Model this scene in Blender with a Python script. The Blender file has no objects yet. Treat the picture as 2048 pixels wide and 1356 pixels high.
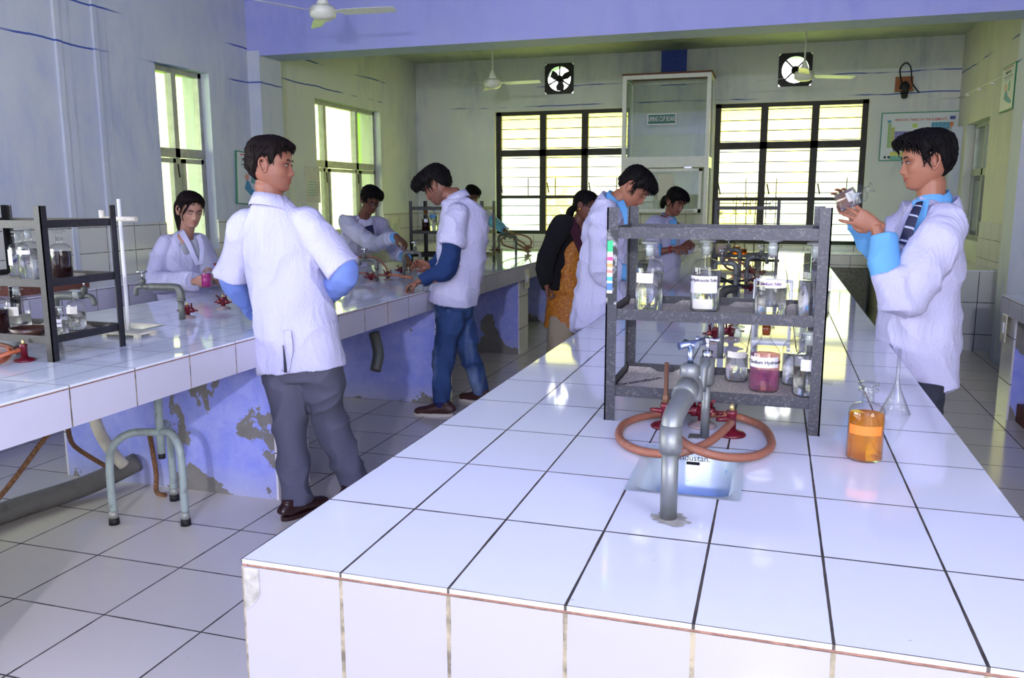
import bpy, bmesh, math, random
import numpy as np
from mathutils import Vector, Matrix
PI=math.pi
scene=bpy.context.scene
COL=scene.collection
# ------------------------------------------------------------------ camera, world, lights, exposure
FPX=1673.8; CAM=Vector((.8636,-1.174,1.47)); YAW=-.3029; PITCH=.1667; ROLL=-.0019
_f=Vector((math.sin(YAW)*math.cos(PITCH),math.cos(YAW)*math.cos(PITCH),-math.sin(PITCH)))
_r=Vector((math.cos(YAW),-math.sin(YAW),0)); _u=_r.cross(_f)
CR=_r*math.cos(ROLL)+_u*math.sin(ROLL); CU=-_r*math.sin(ROLL)+_u*math.cos(ROLL); CF=_f
cd=bpy.data.cameras.new('camera'); cam=bpy.data.objects.new('camera',cd); COL.objects.link(cam)
cd.sensor_width=36; cd.sensor_fit='HORIZONTAL'; cd.lens=36*FPX/2048; cd.clip_start=.05; cd.clip_end=200
M=Matrix((CR,CU,-CF)).transposed().to_4x4(); M.translation=CAM; cam.matrix_world=M
scene.camera=cam
def ray(px,py): return CF+CR*((px-1024)/FPX)-CU*((py-678)/FPX)
def at(px,py,ax,val):
    a='xyz'.index(ax); d=ray(px,py); t=(val-CAM[a])/d[a]; return CAM+d*t
def J(px,py,y): return at(px,py,'y',y)
def lin(r,g,b):
    f=lambda c:(c/12.92 if c<=.04045 else ((c+.055)/1.055)**2.4)
    return (f(r/255),f(g/255),f(b/255),1)
w=bpy.data.worlds.new('world'); scene.world=w; w.use_nodes=True
bg=w.node_tree.nodes['Background']; bg.inputs[0].default_value=(.98,.98,.99,1); bg.inputs[1].default_value=9.5
def lamp(name,kind,loc,energy,color,size=.1,rot=None,**k):
    l=bpy.data.lights.new(name,kind); l.energy=energy; l.color=color
    if kind in('POINT','SPOT'): l.shadow_soft_size=size
    o=bpy.data.objects.new(name,l); COL.objects.link(o); o.location=loc
    if rot: o.rotation_euler=rot
    for a,b in k.items(): setattr(l,a,b)
    return o
lamp('camera_flash','POINT',(1.0,-4.6,2.35),560,(.86,.86,1.0),.06)
sun=lamp('sun','SUN',(0,12,8),3.5,(1,.95,.82),rot=(math.radians(52),0,math.radians(118))); sun.data.angle=.02
scene.view_settings.view_transform='Standard'; scene.view_settings.look='None'
scene.view_settings.exposure=0.2; scene.view_settings.gamma=1; scene.view_settings.use_curve_mapping=False
scene.cycles.use_denoising=True; scene.cycles.max_bounces=10; scene.cycles.transparent_max_bounces=24
scene.cycles.transmission_bounces=10; scene.cycles.diffuse_bounces=4; scene.cycles.sample_clamp_indirect=6
scene.cycles.caustics_reflective=False; scene.cycles.caustics_refractive=False
# ------------------------------------------------------------------ materials
MT={}
class N:
    def __init__(s,name):
        s.m=bpy.data.materials.new(name); s.m.use_nodes=True; s.t=s.m.node_tree; s.t.nodes.clear()
        s.out=s.n('ShaderNodeOutputMaterial'); MT[name]=s.m
    def n(s,k,**a):
        x=s.t.nodes.new(k)
        for i,j in a.items(): setattr(x,i,j)
        return x
    def l(s,a,b): s.t.links.new(a,b)
    def val(s,x,sock):
        if hasattr(x,'node'): s.l(x,sock)
        else: sock.default_value=x
    def mth(s,op,a,b=0,c=0):
        x=s.n('ShaderNodeMath',operation=op); s.val(a,x.inputs[0]); s.val(b,x.inputs[1]); s.val(c,x.inputs[2]); return x.outputs[0]
    def mix(s,f,a,b):
        x=s.n('ShaderNodeMix',data_type='RGBA'); s.val(f,x.inputs[0]); s.val(a,x.inputs[6]); s.val(b,x.inputs[7]); return x.outputs[2]
    def noise(s,scale,detail=4,vec=None,dist=0,rough=.55):
        x=s.n('ShaderNodeTexNoise'); x.inputs['Scale'].default_value=scale; x.inputs['Detail'].default_value=detail
        x.inputs['Distortion'].default_value=dist; x.inputs['Roughness'].default_value=rough
        s.l(vec or s.pos(),x.inputs['Vector']); return x.outputs['Fac']
    def pos(s):
        if not hasattr(s,'_p'): s._p=s.n('ShaderNodeTexCoord').outputs['Object']
        return s._p
    def scl(s,v):
        x=s.n('ShaderNodeMapping'); s.l(s.pos(),x.inputs[0]); x.inputs['Scale'].default_value=v; return x.outputs[0]
    def step(s,x,a,b):
        r=s.n('ShaderNodeMapRange'); s.val(x,r.inputs[0]); r.inputs[1].default_value=a; r.inputs[2].default_value=b; return r.outputs[0]
    def bsdf(s,col,rough=.5,metal=0,bump=None,bd=.002,bs=.5,**k):
        b=s.n('ShaderNodeBsdfPrincipled'); s.val(col,b.inputs['Base Color']); s.val(rough,b.inputs['Roughness']); s.val(metal,b.inputs['Metallic'])
        for a,v in k.items(): s.val(v,b.inputs[a.replace('_',' ')])
        if bump is not None:
            q=s.n('ShaderNodeBump'); q.inputs['Strength'].default_value=bs; q.inputs['Distance'].default_value=bd; s.l(bump,q.inputs['Height']); s.l(q.outputs[0],b.inputs['Normal'])
        s.l(b.outputs[0],s.out.inputs[0]); return b
def plain(name,rgb,rough=.5,metal=0,vary=.0,vs=30,bump=0,**k):
    s=N(name); c=lin(*rgb); col=c; nz=None
    if vary or bump: nz=s.noise(vs)
    if vary: col=s.mix(s.step(nz,.35,.65),tuple(x*(1-vary) for x in c[:3])+(1,),tuple(min(1,x*(1+vary)) for x in c[:3])+(1,))
    s.bsdf(col,rough,metal,bump=nz if bump else None,bd=bump or .001,**k); return s.m
def wall_mat(name,base,blue,amt,lines=()):
    s=N(name); n1=s.noise(1.1,6,s.scl((1,1,.55)),.6,.6); n2=s.noise(6,5,s.scl((1,1,.25)),.3,.7)
    m=s.mth('MULTIPLY',s.step(n1,.42,.68),s.step(n2,.38,.62)); m=s.mth('MULTIPLY',m,amt)
    col=s.mix(m,lin(*base),lin(*blue))
    n3=s.noise(2.3,5,None,.2); col=s.mix(s.mth('MULTIPLY',s.step(n3,.45,.75),.35),col,lin(min(255,base[0]+18),min(255,base[1]+16),base[2]-8))
    sx=s.n('ShaderNodeSeparateXYZ'); s.l(s.pos(),sx.inputs[0])
    wob=s.noise(1.7,3); gate=s.noise(.9,3)
    for z0 in lines:
        d=s.mth('ABSOLUTE',s.mth('SUBTRACT',s.mth('ADD',sx.outputs[2],s.mth('MULTIPLY',wob,.05)),z0+.025))
        k=s.mth('MULTIPLY',s.mth('LESS_THAN',d,.007),s.step(gate,.46,.54))
        col=s.mix(k,col,lin(62,84,160))
    s.bsdf(col,.7,bump=n2,bd=.004,bs=.35); return s.m
def tile_mat(name,rgb,grout,w,off=(0,0,0),lw=.0022,rough=.07,vary=.03,rgb2=None):
    """glazed tiles: joints every w[i] along axis i, on faces not facing that axis"""
    s=N(name); p=s.n('ShaderNodeSeparateXYZ'); s.l(s.pos(),p.inputs[0])
    g=s.n('ShaderNodeTexCoord').outputs['Normal']; nn=s.n('ShaderNodeSeparateXYZ'); s.l(g,nn.inputs[0])
    m=0; cell=None; wv=s.noise(9,3)
    for i in range(3):
        if not w[i]: continue
        c=s.mth('DIVIDE',s.mth('SUBTRACT',p.outputs[i],off[i]),w[i])
        fr=s.mth('FRACT',s.mth('ADD',c,.5)); d=s.mth('MULTIPLY',s.mth('ABSOLUTE',s.mth('SUBTRACT',fr,.5)),w[i])
        ln=s.mth('LESS_THAN',d,s.mth('MULTIPLY',s.mth('ADD',wv,.35),lw)); ln=s.mth('MULTIPLY',ln,s.mth('LESS_THAN',s.mth('ABSOLUTE',nn.outputs[i]),.5))
        m=s.mth('MAXIMUM',m,ln)
        fl=s.mth('MULTIPLY',s.mth('FLOOR',c),7.13+i*3.7); cell=fl if cell is None else s.mth('ADD',cell,fl)
    wn=s.n('ShaderNodeTexWhiteNoise',noise_dimensions='1D'); s.l(cell,wn.inputs['W'])
    c=lin(*rgb); cc=s.mix(wn.outputs['Value'],tuple(x*(1-vary) for x in c[:3])+(1,),c)
    dirt=s.noise(2.5,6,None,.5,.7); cc=s.mix(s.mth('MULTIPLY',s.step(dirt,.55,.8),.12),cc,lin(*[int(x*.8) for x in rgb]))
    spk=s.noise(60,2); cc=s.mix(s.mth('MULTIPLY',s.step(spk,.76,.8),.5),cc,lin(120,110,100))
    gm=s.noise(25,3); gc=s.mix(s.step(gm,.4,.6),lin(*grout),lin(*[int(x*.6) for x in grout]))
    col=s.mix(m,cc,gc)
    b=s.bsdf(col,s.mth('ADD',s.mth('MULTIPLY',m,.6),rough),bump=s.mth('SUBTRACT',1,m),bd=.0015,bs=.6); b.inputs['Specular IOR Level'].default_value=.5
    return s.m
def peel_mat(name,rgb,thr=.56):
    s=N(name); n1=s.noise(1.7,8,s.scl((1,1,.8)),.4,.62); n2=s.noise(11,6,None,.5,.7)
    sx=s.n('ShaderNodeSeparateXYZ'); s.l(s.pos(),sx.inputs[0])
    low=s.step(sx.outputs[2],.16,0)
    k=s.mth('GREATER_THAN',s.mth('ADD',n1,s.mth('MULTIPLY',low,.12)),thr)
    base=s.mix(s.step(n2,.4,.7),lin(*rgb),lin(min(255,rgb[0]+25),min(255,rgb[1]+22),min(255,rgb[2]+4)))
    base=s.mix(s.mth('MULTIPLY',low,.6),base,lin(185,185,195))
    col=s.mix(k,base,s.mix(n2,lin(105,102,98),lin(150,146,142)))
    s.bsdf(col,.75,bump=s.mth('SUBTRACT',n2,k),bd=.003,bs=.5); return s.m
def rusty(name,rgb,dust,amt=.5,rough=.55,sc=70,metal=0):
    s=N(name); n1=s.noise(sc,5); n2=s.noise(sc/6,4)
    k=s.mth('MULTIPLY',s.step(n1,.52,.66),s.step(n2,.3,.7)); col=s.mix(s.mth('MULTIPLY',k,amt),lin(*rgb),lin(*dust))
    s.bsdf(col,rough,metal,bump=n1,bd=.001); return s.m
wall_mat('paint_left',(198,203,212),(152,164,204),.75,(2.94,2.62))
wall_mat('paint_back',(208,210,204),(146,158,182),.75,(2.74,3.0))
wall_mat('paint_right',(196,194,190),(140,150,146),.5,(2.95,))
wall_mat('paint_beam',(164,168,226),(144,150,216),.8)
wall_mat('paint_beam_under',(170,182,200),(130,148,190),.5)
wall_mat('paint_ceiling',(176,184,166),(116,128,118),.9)
tile_mat('bench_tile',(222,223,238),(70,62,58),(.194,.3067,0),(0,0,0),.0028,.055)
tile_mat('bench_front_tile',(150,147,164),(150,140,118),(.194,.3067,0),(0,0,0),.0045,.07)  # colour darkened on the front face to offset the flash shining straight on it
tile_mat('left_bench_tile',(222,226,240),(92,84,84),(.194,.3067,0),(-.02,.159,0),.0024,.055)
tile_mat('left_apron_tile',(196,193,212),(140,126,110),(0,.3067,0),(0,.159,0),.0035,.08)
tile_mat('strip_tile',(226,222,228),(120,112,104),(0,0,.3067),(0,0,.24),.004,.12)
tile_mat('floor_tile',(224,216,206),(78,70,64),(.411,.405,0),(-1.368,1.462,0),.0042,.16,.06)
tile_mat('wall_tile',(214,212,204),(120,116,112),(.3067,.3067,.2),(0,0,.05),.0035,.12,.05)
tile_mat('block_tile',(206,206,204),(80,74,70),(.24,.24,.31),(.05,0,.16),.004,.12,.04)
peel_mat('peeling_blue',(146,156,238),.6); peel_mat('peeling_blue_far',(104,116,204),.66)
plain('cement',(146,143,138),.9,vary=.25,vs=40,bump=.004)
plain('terracotta',(128,92,80),.8,vary=.3,vs=60)
rusty('rack_metal',(38,38,47),(140,132,132),.38,.42,140)
rusty('black_metal',(15,15,19),(84,76,74),.25,.42,60)
rusty('galvanised',(116,119,121),(86,84,80),.7,.42,35,.55)
rusty('galvanised_dark',(104,106,102),(70,66,60),.7,.5,30,.4)
rusty('stool_paint',(158,172,170),(92,84,78),.6,.4,25)
plain('chrome',(205,205,210),.14,1); plain('rubber_black',(16,16,18),.6); plain('valve_red',(92,12,30),.3,vary=.25,vs=60)
rusty('hose_rubber',(134,82,64),(140,120,112),.8,.6,60); plain('hose_orange',(172,92,60),.5,vary=.15)
rusty('pvc_grey',(110,108,106),(74,68,62),.8,.6,12); rusty('copper_brown',(104,70,52),(70,50,44),.6,.5,50,.3)
plain('aluminium',(200,202,204),.35,.4,vary=.06,vs=8); plain('steel_frame',(160,162,156),.45,.3,vary=.12,vs=12)
plain('white_paint',(222,222,216),.45,vary=.05); plain('iron_dark',(38,34,30),.6,vary=.3,vs=20); plain('fan_white',(222,222,208),.35,vary=.05)
plain('rope',(120,84,58),.9,vary=.4,vs=90); plain('yellow_pipe',(196,146,30),.5,vary=.2); plain('wood_orange',(146,84,40),.6,vary=.2)
plain('cream_ceramic',(206,200,184),.3,vary=.12,vs=15); plain('dark_bowl',(62,40,34),.35,vary=.3); plain('plastic_white',(226,226,230),.4)
plain('outdoor_lime',(170,206,110),.8); plain('outdoor_cream',(246,242,180),.9,vary=.08,vs=2); plain('outdoor_grass',(96,150,50),.9,vary=.3,vs=3); plain('leaf',(150,196,110),.7,vary=.45,vs=5)
plain('label_white',(226,223,234),.7); plain('label_grey',(214,210,204),.7,vary=.1); plain('ink',(46,42,60),.7); plain('ink_purple',(92,50,110),.7); plain('ink_red',(190,60,60),.7)
plain('sign_green',(14,98,78),.45); plain('frame_green',(28,128,96),.4); plain('dark_gap',(14,14,14),.9); plain('board_brown',(110,66,52),.7,vary=.2)
def paper(name,base,inkc,sc=160,amt=.55):
    s=N(name); n=s.noise(1,2,s.scl((sc,sc*.25,1))); m=s.noise(7,2); wv=s.n('ShaderNodeTexWave'); s.l(s.pos(),wv.inputs[0]); wv.inputs['Scale'].default_value=60; wv.bands_direction='Y'
    k=s.mth('MULTIPLY',s.mth('MULTIPLY',s.mth('GREATER_THAN',n,.48),s.mth('GREATER_THAN',wv.outputs['Fac'],.45)),s.step(m,.4,.5))
    col=s.mix(s.mth('MULTIPLY',k,amt),lin(*base),lin(*inkc)); big=s.noise(4,1); col=s.mix(s.mth('MULTIPLY',s.step(big,.6,.66),.25),col,lin(170,150,140))
    s.bsdf(col,.85,bump=s.noise(9,3),bd=.004); return s.m
paper('newspaper',(196,186,178),(92,86,86))
paper('notice_paper',(208,206,190),(140,136,130),200,.4)
# glass
def thin_glass(name,tint,gl=.06,rough=.0,edge=.38,frost=0):
    s=N(name); t=s.n('ShaderNodeBsdfTransparent'); lw=s.n('ShaderNodeLayerWeight'); lw.inputs[0].default_value=.5
    s.l(s.mix(s.mth('POWER',lw.outputs['Facing'],4),tint,tuple(x*edge for x in tint[:3])+(1,)),t.inputs[0]); g=s.n('ShaderNodeBsdfGlossy'); g.inputs['Roughness'].default_value=rough
    fr=s.n('ShaderNodeLayerWeight'); fr.inputs[0].default_value=.35; k=s.mth('ADD',s.mth('MULTIPLY',fr.outputs['Facing'],.32),gl)
    x=s.n('ShaderNodeMixShader'); s.l(k,x.inputs[0]); s.l(t.outputs[0],x.inputs[1]); s.l(g.outputs[0],x.inputs[2]); o=x
    if frost:
        d=s.n('ShaderNodeBsdfDiffuse'); d.inputs[0].default_value=(.8,.85,.86,1); o=s.n('ShaderNodeMixShader'); o.inputs[0].default_value=frost; s.l(x.outputs[0],o.inputs[1]); s.l(d.outputs[0],o.inputs[2])
    s.l(o.outputs[0],s.out.inputs[0]); return s.m
def liquid(name,col,ior=1.33,mixf=.5,dif=0,dcol=None):
    s=N(name); t=s.n('ShaderNodeBsdfTransparent'); t.inputs[0].default_value=col; g=s.n('ShaderNodeBsdfGlass'); g.inputs['Color'].default_value=col; g.inputs['IOR'].default_value=ior
    x=s.n('ShaderNodeMixShader'); x.inputs[0].default_value=mixf; s.l(t.outputs[0],x.inputs[1]); s.l(g.outputs[0],x.inputs[2]); o=x
    if dif:
        d=s.n('ShaderNodeBsdfTranslucent'); d.inputs[0].default_value=dcol; d2=s.n('ShaderNodeBsdfDiffuse'); d2.inputs[0].default_value=dcol; a=s.n('ShaderNodeMixShader'); s.l(d.outputs[0],a.inputs[1]); s.l(d2.outputs[0],a.inputs[2])
        o=s.n('ShaderNodeMixShader'); o.inputs[0].default_value=dif; s.l(x.outputs[0],o.inputs[1]); s.l(a.outputs[0],o.inputs[2])
    s.l(o.outputs[0],s.out.inputs[0]); return s.m
thin_glass('glass_clear',(.985,.99,.985,1),.04); thin_glass('glass_cupboard',(.92,.95,.92,1),.06,0,.9); thin_glass('glass_stopper',(.86,.9,.9,1),.12,.1,.5,.35)
thin_glass('glass_window_left',(.94,.97,.8,1),.04,0,.8)
thin_glass('glass_dim',(.4,.43,.4,1),.15)
def louvre_mat(name,tint,tr):
    s=N(name); t=s.n('ShaderNodeBsdfTransparent'); t.inputs[0].default_value=tint; g=s.n('ShaderNodeBsdfTranslucent'); g.inputs[0].default_value=tint
    gl=s.n('ShaderNodeBsdfGlossy'); gl.inputs['Roughness'].default_value=.15
    x=s.n('ShaderNodeMixShader'); x.inputs[0].default_value=tr; s.l(t.outputs[0],x.inputs[1]); s.l(g.outputs[0],x.inputs[2])
    y=s.n('ShaderNodeMixShader'); y.inputs[0].default_value=.06; s.l(x.outputs[0],y.inputs[1]); s.l(gl.outputs[0],y.inputs[2]); s.l(y.outputs[0],s.out.inputs[0])
louvre_mat('louvre_yellow',(.88,.82,.4,1),.5); louvre_mat('louvre_pale',(.86,.87,.62,1),.5); louvre_mat('louvre_green',(.78,.92,.68,1),.5)
liquid('liquid_clear',(.99,.99,.99,1),mixf=.8); liquid('liquid_orange',(1,.7,.12,1),mixf=.3,dif=.25,dcol=lin(255,150,16)); liquid('liquid_pink',(.97,.7,.86,1),mixf=.35,dif=.14,dcol=lin(240,130,190))
plain('liquid_dark',(30,8,10),.3,Specular_IOR_Level=.1); plain('liquid_magenta',(176,20,120),.15); liquid('liquid_amber',(.7,.32,.05,1),mixf=.3); plain('stopper_red',(120,22,24),.2); plain('stopper_amber',(140,70,16),.15)
# ------------------------------------------------------------------ object helpers
def tag(o,label=None,cat=None,group=None,kind=None):
    if label: o['label']=label
    if cat: o['category']=cat
    if group: o['group']=group
    if kind: o['kind']=kind
    return o
def empty(name,loc=(0,0,0),rz=0):
    o=bpy.data.objects.new(name,None); COL.objects.link(o); o.location=loc; o.rotation_euler=(0,0,rz); o.empty_display_size=.05; return o
def mesh_obj(name,me,mats,parent=None,smooth=False):
    o=bpy.data.objects.new(name,me); COL.objects.link(o)
    for m in (mats if isinstance(mats,(list,tuple)) else [mats]): me.materials.append(MT[m])
    if parent: o.parent=parent
    if smooth: me.polygons.foreach_set('use_smooth',[True]*len(me.polygons))
    return o
class B:
    """collects vertices and faces for one mesh"""
    def __init__(s): s.v=[]; s.f=[]; s.mi=[]; s.sm=[]
    def add(s,vs,fs,mi=0,sm=False):
        o=len(s.v); s.v+= [tuple(v) for v in vs]; s.f+=[tuple(i+o for i in f) for f in fs]; s.mi+=[mi]*len(fs); s.sm+=[sm]*len(fs); return s
    def box(s,a,b,mi=0,T=None):
        x0,x1=sorted((a[0],b[0])); y0,y1=sorted((a[1],b[1])); z0,z1=sorted((a[2],b[2]))
        vs=[Vector(p) for p in ((x0,y0,z0),(x1,y0,z0),(x1,y1,z0),(x0,y1,z0),(x0,y0,z1),(x1,y0,z1),(x1,y1,z1),(x0,y1,z1))]
        if T: vs=[T@v for v in vs]
        return s.add(vs,[(3,2,1,0),(4,5,6,7),(0,1,5,4),(1,2,6,5),(2,3,7,6),(3,0,4,7)],mi)
    def tube(s,pts,r,n=12,mi=0,closed=False,caps=True,sm=True,ref=None,ex=2.0):
        P=[Vector(p) for p in pts]; m=len(P); rs=r if isinstance(r,(list,tuple)) and len(r)==m else [r]*m
        vs=[]; up=None
        for i,p in enumerate(P):
            if closed: t=P[(i+1)%m]-P[i-1]
            else: t=P[min(i+1,m-1)]-P[max(i-1,0)]
            t.normalize()
            if ref is not None: a=(Vector(ref)-t*t.dot(Vector(ref))).normalized()
            else:
                if up is None: up=Vector((0,0,1)) if abs(t.z)<.9 else Vector((1,0,0))
                a=(up-t*t.dot(up)).normalized(); up=a
            b=t.cross(a); ra,rb=(rs[i] if isinstance(rs[i],(list,tuple)) else (rs[i],rs[i]))
            for k in range(n):
                q=2*PI*k/n; c,d=math.cos(q),math.sin(q)
                if ex!=2: c=math.copysign(abs(c)**(2/ex),c); d=math.copysign(abs(d)**(2/ex),d)
                vs.append(p+a*(c*ra)+b*(d*rb))
        fs=[]
        for i in range(m if closed else m-1):
            for k in range(n):
                k2=(k+1)%n; j=(i+1)%m; fs.append((i*n+k,i*n+k2,j*n+k2,j*n+k))
        s.add(vs,fs,mi,sm)
        if caps and not closed:
            o=len(s.v)-m*n; s.f.append(tuple(range(o+n-1,o-1,-1))); s.f.append(tuple(range(o+(m-1)*n,o+m*n))); s.mi+=[mi]*2; s.sm+=[False]*2
        return s
    def lathe(s,prof,loc=(0,0,0),n=24,mi=0,T=None,sm=True):
        vs=[]; L=Vector(loc)
        for r,z in prof:
            for k in range(n):
                v=Vector((r*math.cos(2*PI*k/n),r*math.sin(2*PI*k/n),z)); vs.append((T@v if T else v)+L)
        fs=[(i*n+k,i*n+(k+1)%n,(i+1)*n+(k+1)%n,(i+1)*n+k) for i in range(len(prof)-1) for k in range(n)]
        return s.add(vs,fs,mi,sm)
    def ell(s,c,r,n=16,mi=0,T=None):
        prof=[(max(1e-4,math.sin(PI*i/(n//2))),-math.cos(PI*i/(n//2))) for i in range(n//2+1)]
        X=Matrix.Diagonal((r[0],r[1],r[2])); X=(T@X) if T else X
        return s.lathe(prof,c,n,mi,X)
    def quad(s,a,b,c,d,mi=0): return s.add([a,b,c,d],[(0,1,2,3)],mi)
    def me(s,name='m'):
        me=bpy.data.meshes.new(name); me.from_pydata(s.v,[],s.f); me.polygons.foreach_set('material_index',s.mi); me.polygons.foreach_set('use_smooth',s.sm); me.update(); return me
    def build(s,name,mats,parent=None): return mesh_obj(name,s.me(name),mats,parent)
def smooth_path(pts,k=6,closed=False):
    P=[Vector(p) for p in pts]; out=[]; m=len(P)
    for i in range(m if closed else m-1):
        if closed: a,b,c,d=P[i-1],P[i],P[(i+1)%m],P[(i+2)%m]
        else: a,b,c,d=P[max(i-1,0)],P[i],P[i+1],P[min(i+2,m-1)]
        for j in range(k):
            t=j/k; out.append(.5*((2*b)+(c-a)*t+(2*a-5*b+4*c-d)*t*t+(3*b-a-3*c+d)*t**3))
    if not closed: out.append(P[-1].copy())
    return out
def holes_wall(name,mat,fix,rng_u,rng_z,holes,axis,thick,kind='structure'):
    """a wall as boxes around its openings; axis 'y': plane y=fix running along x, axis 'x': plane x=fix running along y"""
    us=sorted({rng_u[0],rng_u[1],*[h[0] for h in holes],*[h[1] for h in holes]}); zs=sorted({rng_z[0],rng_z[1],*[h[2] for h in holes],*[h[3] for h in holes]})
    b=B()
    for i in range(len(us)-1):
        for j in range(len(zs)-1):
            cu,cz=(us[i]+us[i+1])/2,(zs[j]+zs[j+1])/2
            if any(h[0]<cu<h[1] and h[2]<cz<h[3] for h in holes): continue
            if axis=='y': b.box((us[i],fix,zs[j]),(us[i+1],fix+thick,zs[j+1]))
            else: b.box((fix,us[i],zs[j]),(fix+thick,us[i+1],zs[j+1]))
    return tag(b.build(name,mat),kind=kind)
def copy_tree(o,parent=None):
    c=o.copy(); COL.objects.link(c); c.parent=parent
    for ch in list(o.children): copy_tree(ch,c)
    return c
# ------------------------------------------------------------------ the room
XL,XR,YB,YF,ZC=-4.25,2.93,10.5,-6.0,3.4
tag(B().box((XL-.3,YF-.3,-.1),(XR+.3,YB+.3,0)).build('floor','floor_tile'),kind='structure')
tag(B().box((XL-.3,YF-.3,ZC),(XR+.3,6.35,ZC+.15),0).box((XL-.3,6.35,ZC),(XR+.3,YB+.3,ZC+.15),1).build('ceiling',['paint_beam','paint_ceiling']),kind='structure')
W1=(5.0,5.72,1.0,2.62); W2=(7.62,9.3,1.0,2.61)
holes_wall('wall_left','paint_left',XL,(YF,6.7),(0,ZC),[W1,(-5.2,-2.6,.9,3.0),(-2.2,1.2,.9,3.0)],'x',-.3)  # openings nearest the camera are unseen, added to let in fill light
holes_wall('wall_left','paint_back',XL,(6.7,YB+.3),(0,ZC),[W2],'x',-.3)
BL=(J(990,300,YB).x,J(1250,300,YB).x+.09,.96,2.68); BR=(J(1428,300,YB).x,J(1733,300,YB).x,.86,2.69)
EF=[(J(1088,130,YB).x+.02,J(1088,130,YB).x+.42,2.9,3.3),(J(1556,110,YB).x+.02,J(1556,110,YB).x+.42,2.88,3.28)]
holes_wall('wall_back','paint_back',YB,(XL,XR),(0,ZC),[BL,BR]+EF,'y',.3)
RW=(8.82,9.95,1.0,2.3)
holes_wall('wall_right','paint_right',XR,(YF,YB+.3),(0,ZC),[RW,(-5.6,-1.2,.9,3.1)],'x',.3)  # the opening beside the camera is unseen too, added for more daylight fill
tag(holes_wall('wall_front','paint_left',YF-.3,(XL,XR),(0,ZC),[],'y',.3),kind='structure')
# cross beam and the pilaster under it
b=B(); b.box((XL,6.35,2.87),(XR,6.72,ZC)); 
o=b.build('trim_1',['paint_beam','paint_beam_under']); tag(o,kind='structure')
o.data.polygons[0].material_index=1
tag(B().box((XL,6.343,0),(XL+.14,6.727,2.92)).build('trim_2','paint_left'),kind='structure')
# battens running up the left wall
for y,wd in ((3.97,.05),(4.34,.045)):
    b=B(); b.box((XL,y-wd/2,.85),(XL+.022,y+wd/2,ZC)); b.box((XL,y+wd/2,.85),(XL+.01,y+wd/2+.09,ZC))
    tag(b.build('trim_3','paint_left'),kind='structure')
tag(B().box((XR-.14,6.95,0),(XR,7.3,ZC)).build('trim_4','paint_left'),kind='structure')
tag(B().box((XR-.12,YB-.35,0),(XR,YB,2.3)).build('trim_5','paint_left'),kind='structure')
# tiled dados
b=B(); b.box((XL,1,.8),(XL+.012,W1[0],1.27)); b.box((XL,W1[0],.8),(XL+.012,W1[1],1.0)); b.box((XL,W1[1],.8),(XL+.012,W2[0],1.27)); b.box((XL,W2[0],.8),(XL+.012,W2[1],1.0)); b.box((XL,W2[1],.8),(XL+.012,YB,1.27))
tag(b.build('trim_6','wall_tile'),kind='structure')
b=B(); b.box((XL,YB-.012,.77),(BL[0],YB,1.27)); b.box((BL[0],YB-.012,.77),(BL[1],YB,.96)); b.box((BL[1],YB-.012,.77),(BR[0],YB,1.27)); b.box((BR[0],YB-.012,.77),(BR[1],YB,.86)); b.box((BR[1],YB-.012,.77),(XR,YB,.92))
tag(b.build('trim_7','wall_tile'),kind='structure')
b=B(); b.box((XR-.012,7.3,.78),(XR,8.82,1.22)); tag(b.build('trim_8','wall_tile'),kind='structure')
tag(B().box((J(1322,150,YB).x,YB-.006,2.95),(J(1373,150,YB).x,YB,ZC)).build('trim_9',plain('blue_patch',(58,78,160),.7,vary=.15).name),kind='structure')
# ------------------------------------------------------------------ windows
def steel_win(name,y0,y1,z0,z1,mull,zt,x=XL):
    r=empty(name,(x-.12,(y0+y1)/2,z0)); tag(r,kind='structure'); inv=-Vector(r.location)
    T=Matrix.Translation(inv); X=x-.12; f=B(); t=.045
    def bx(a,b): f.box(a,b,0,T)
    bx((X-.03,y0,z0),(X+.03,y1,z0+t)); bx((X-.03,y0,z1-t),(X+.03,y1,z1)); bx((X-.03,y0,z0),(X+.03,y0+t,z1)); bx((X-.03,y1-t,z0),(X+.03,y1,z1))
    bx((X-.035,y0,zt-.04),(X+.035,y1,zt+.04))
    for m in mull: bx((X-.035,m-.03,z0),(X+.035,m+.03,z1))
    ed=[y0]+list(mull)+[y1]
    for i in range(len(ed)-1):
        a,c=ed[i]+.05,ed[i+1]-.05
        for (za,zb) in ((z0+.05,zt-.05),):
            bx((X+.0,a,za),(X+.045,a+.035,zb)); bx((X,c-.035,za),(X+.045,c,zb)); bx((X,a,za),(X+.045,c,za+.04)); bx((X,a,zb-.04),(X+.045,c,zb))
    f.build('window_frame','steel_frame',r)
    g=B(); g.box((X-.004,y0+.02,z0+.02),(X+.004,y1-.02,z1-.02),0,T); g.build('window_pane','glass_window_left',r)
    h=B()
    for m in mull: h.tube([T@Vector((X+.05,m-.03,zt-.1)),T@Vector((X+.06,m-.03,zt-.22))],.007,8)
    h.build('window_latch','iron_dark',r)
    return r
steel_win('window_1',W1[0],W1[1],W1[2],W1[3],[5.33],1.88)
steel_win('window_2',W2[0],W2[1],W2[2],W2[3],[7.98,8.78],1.88)
r=steel_win('window_3',RW[0],RW[1],RW[2],RW[3],[9.4],1.75,x=XR+.24)
for c in r.children:
    if c.name.startswith('window_pane'): c.data.materials[0]=MT['glass_dim']
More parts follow.
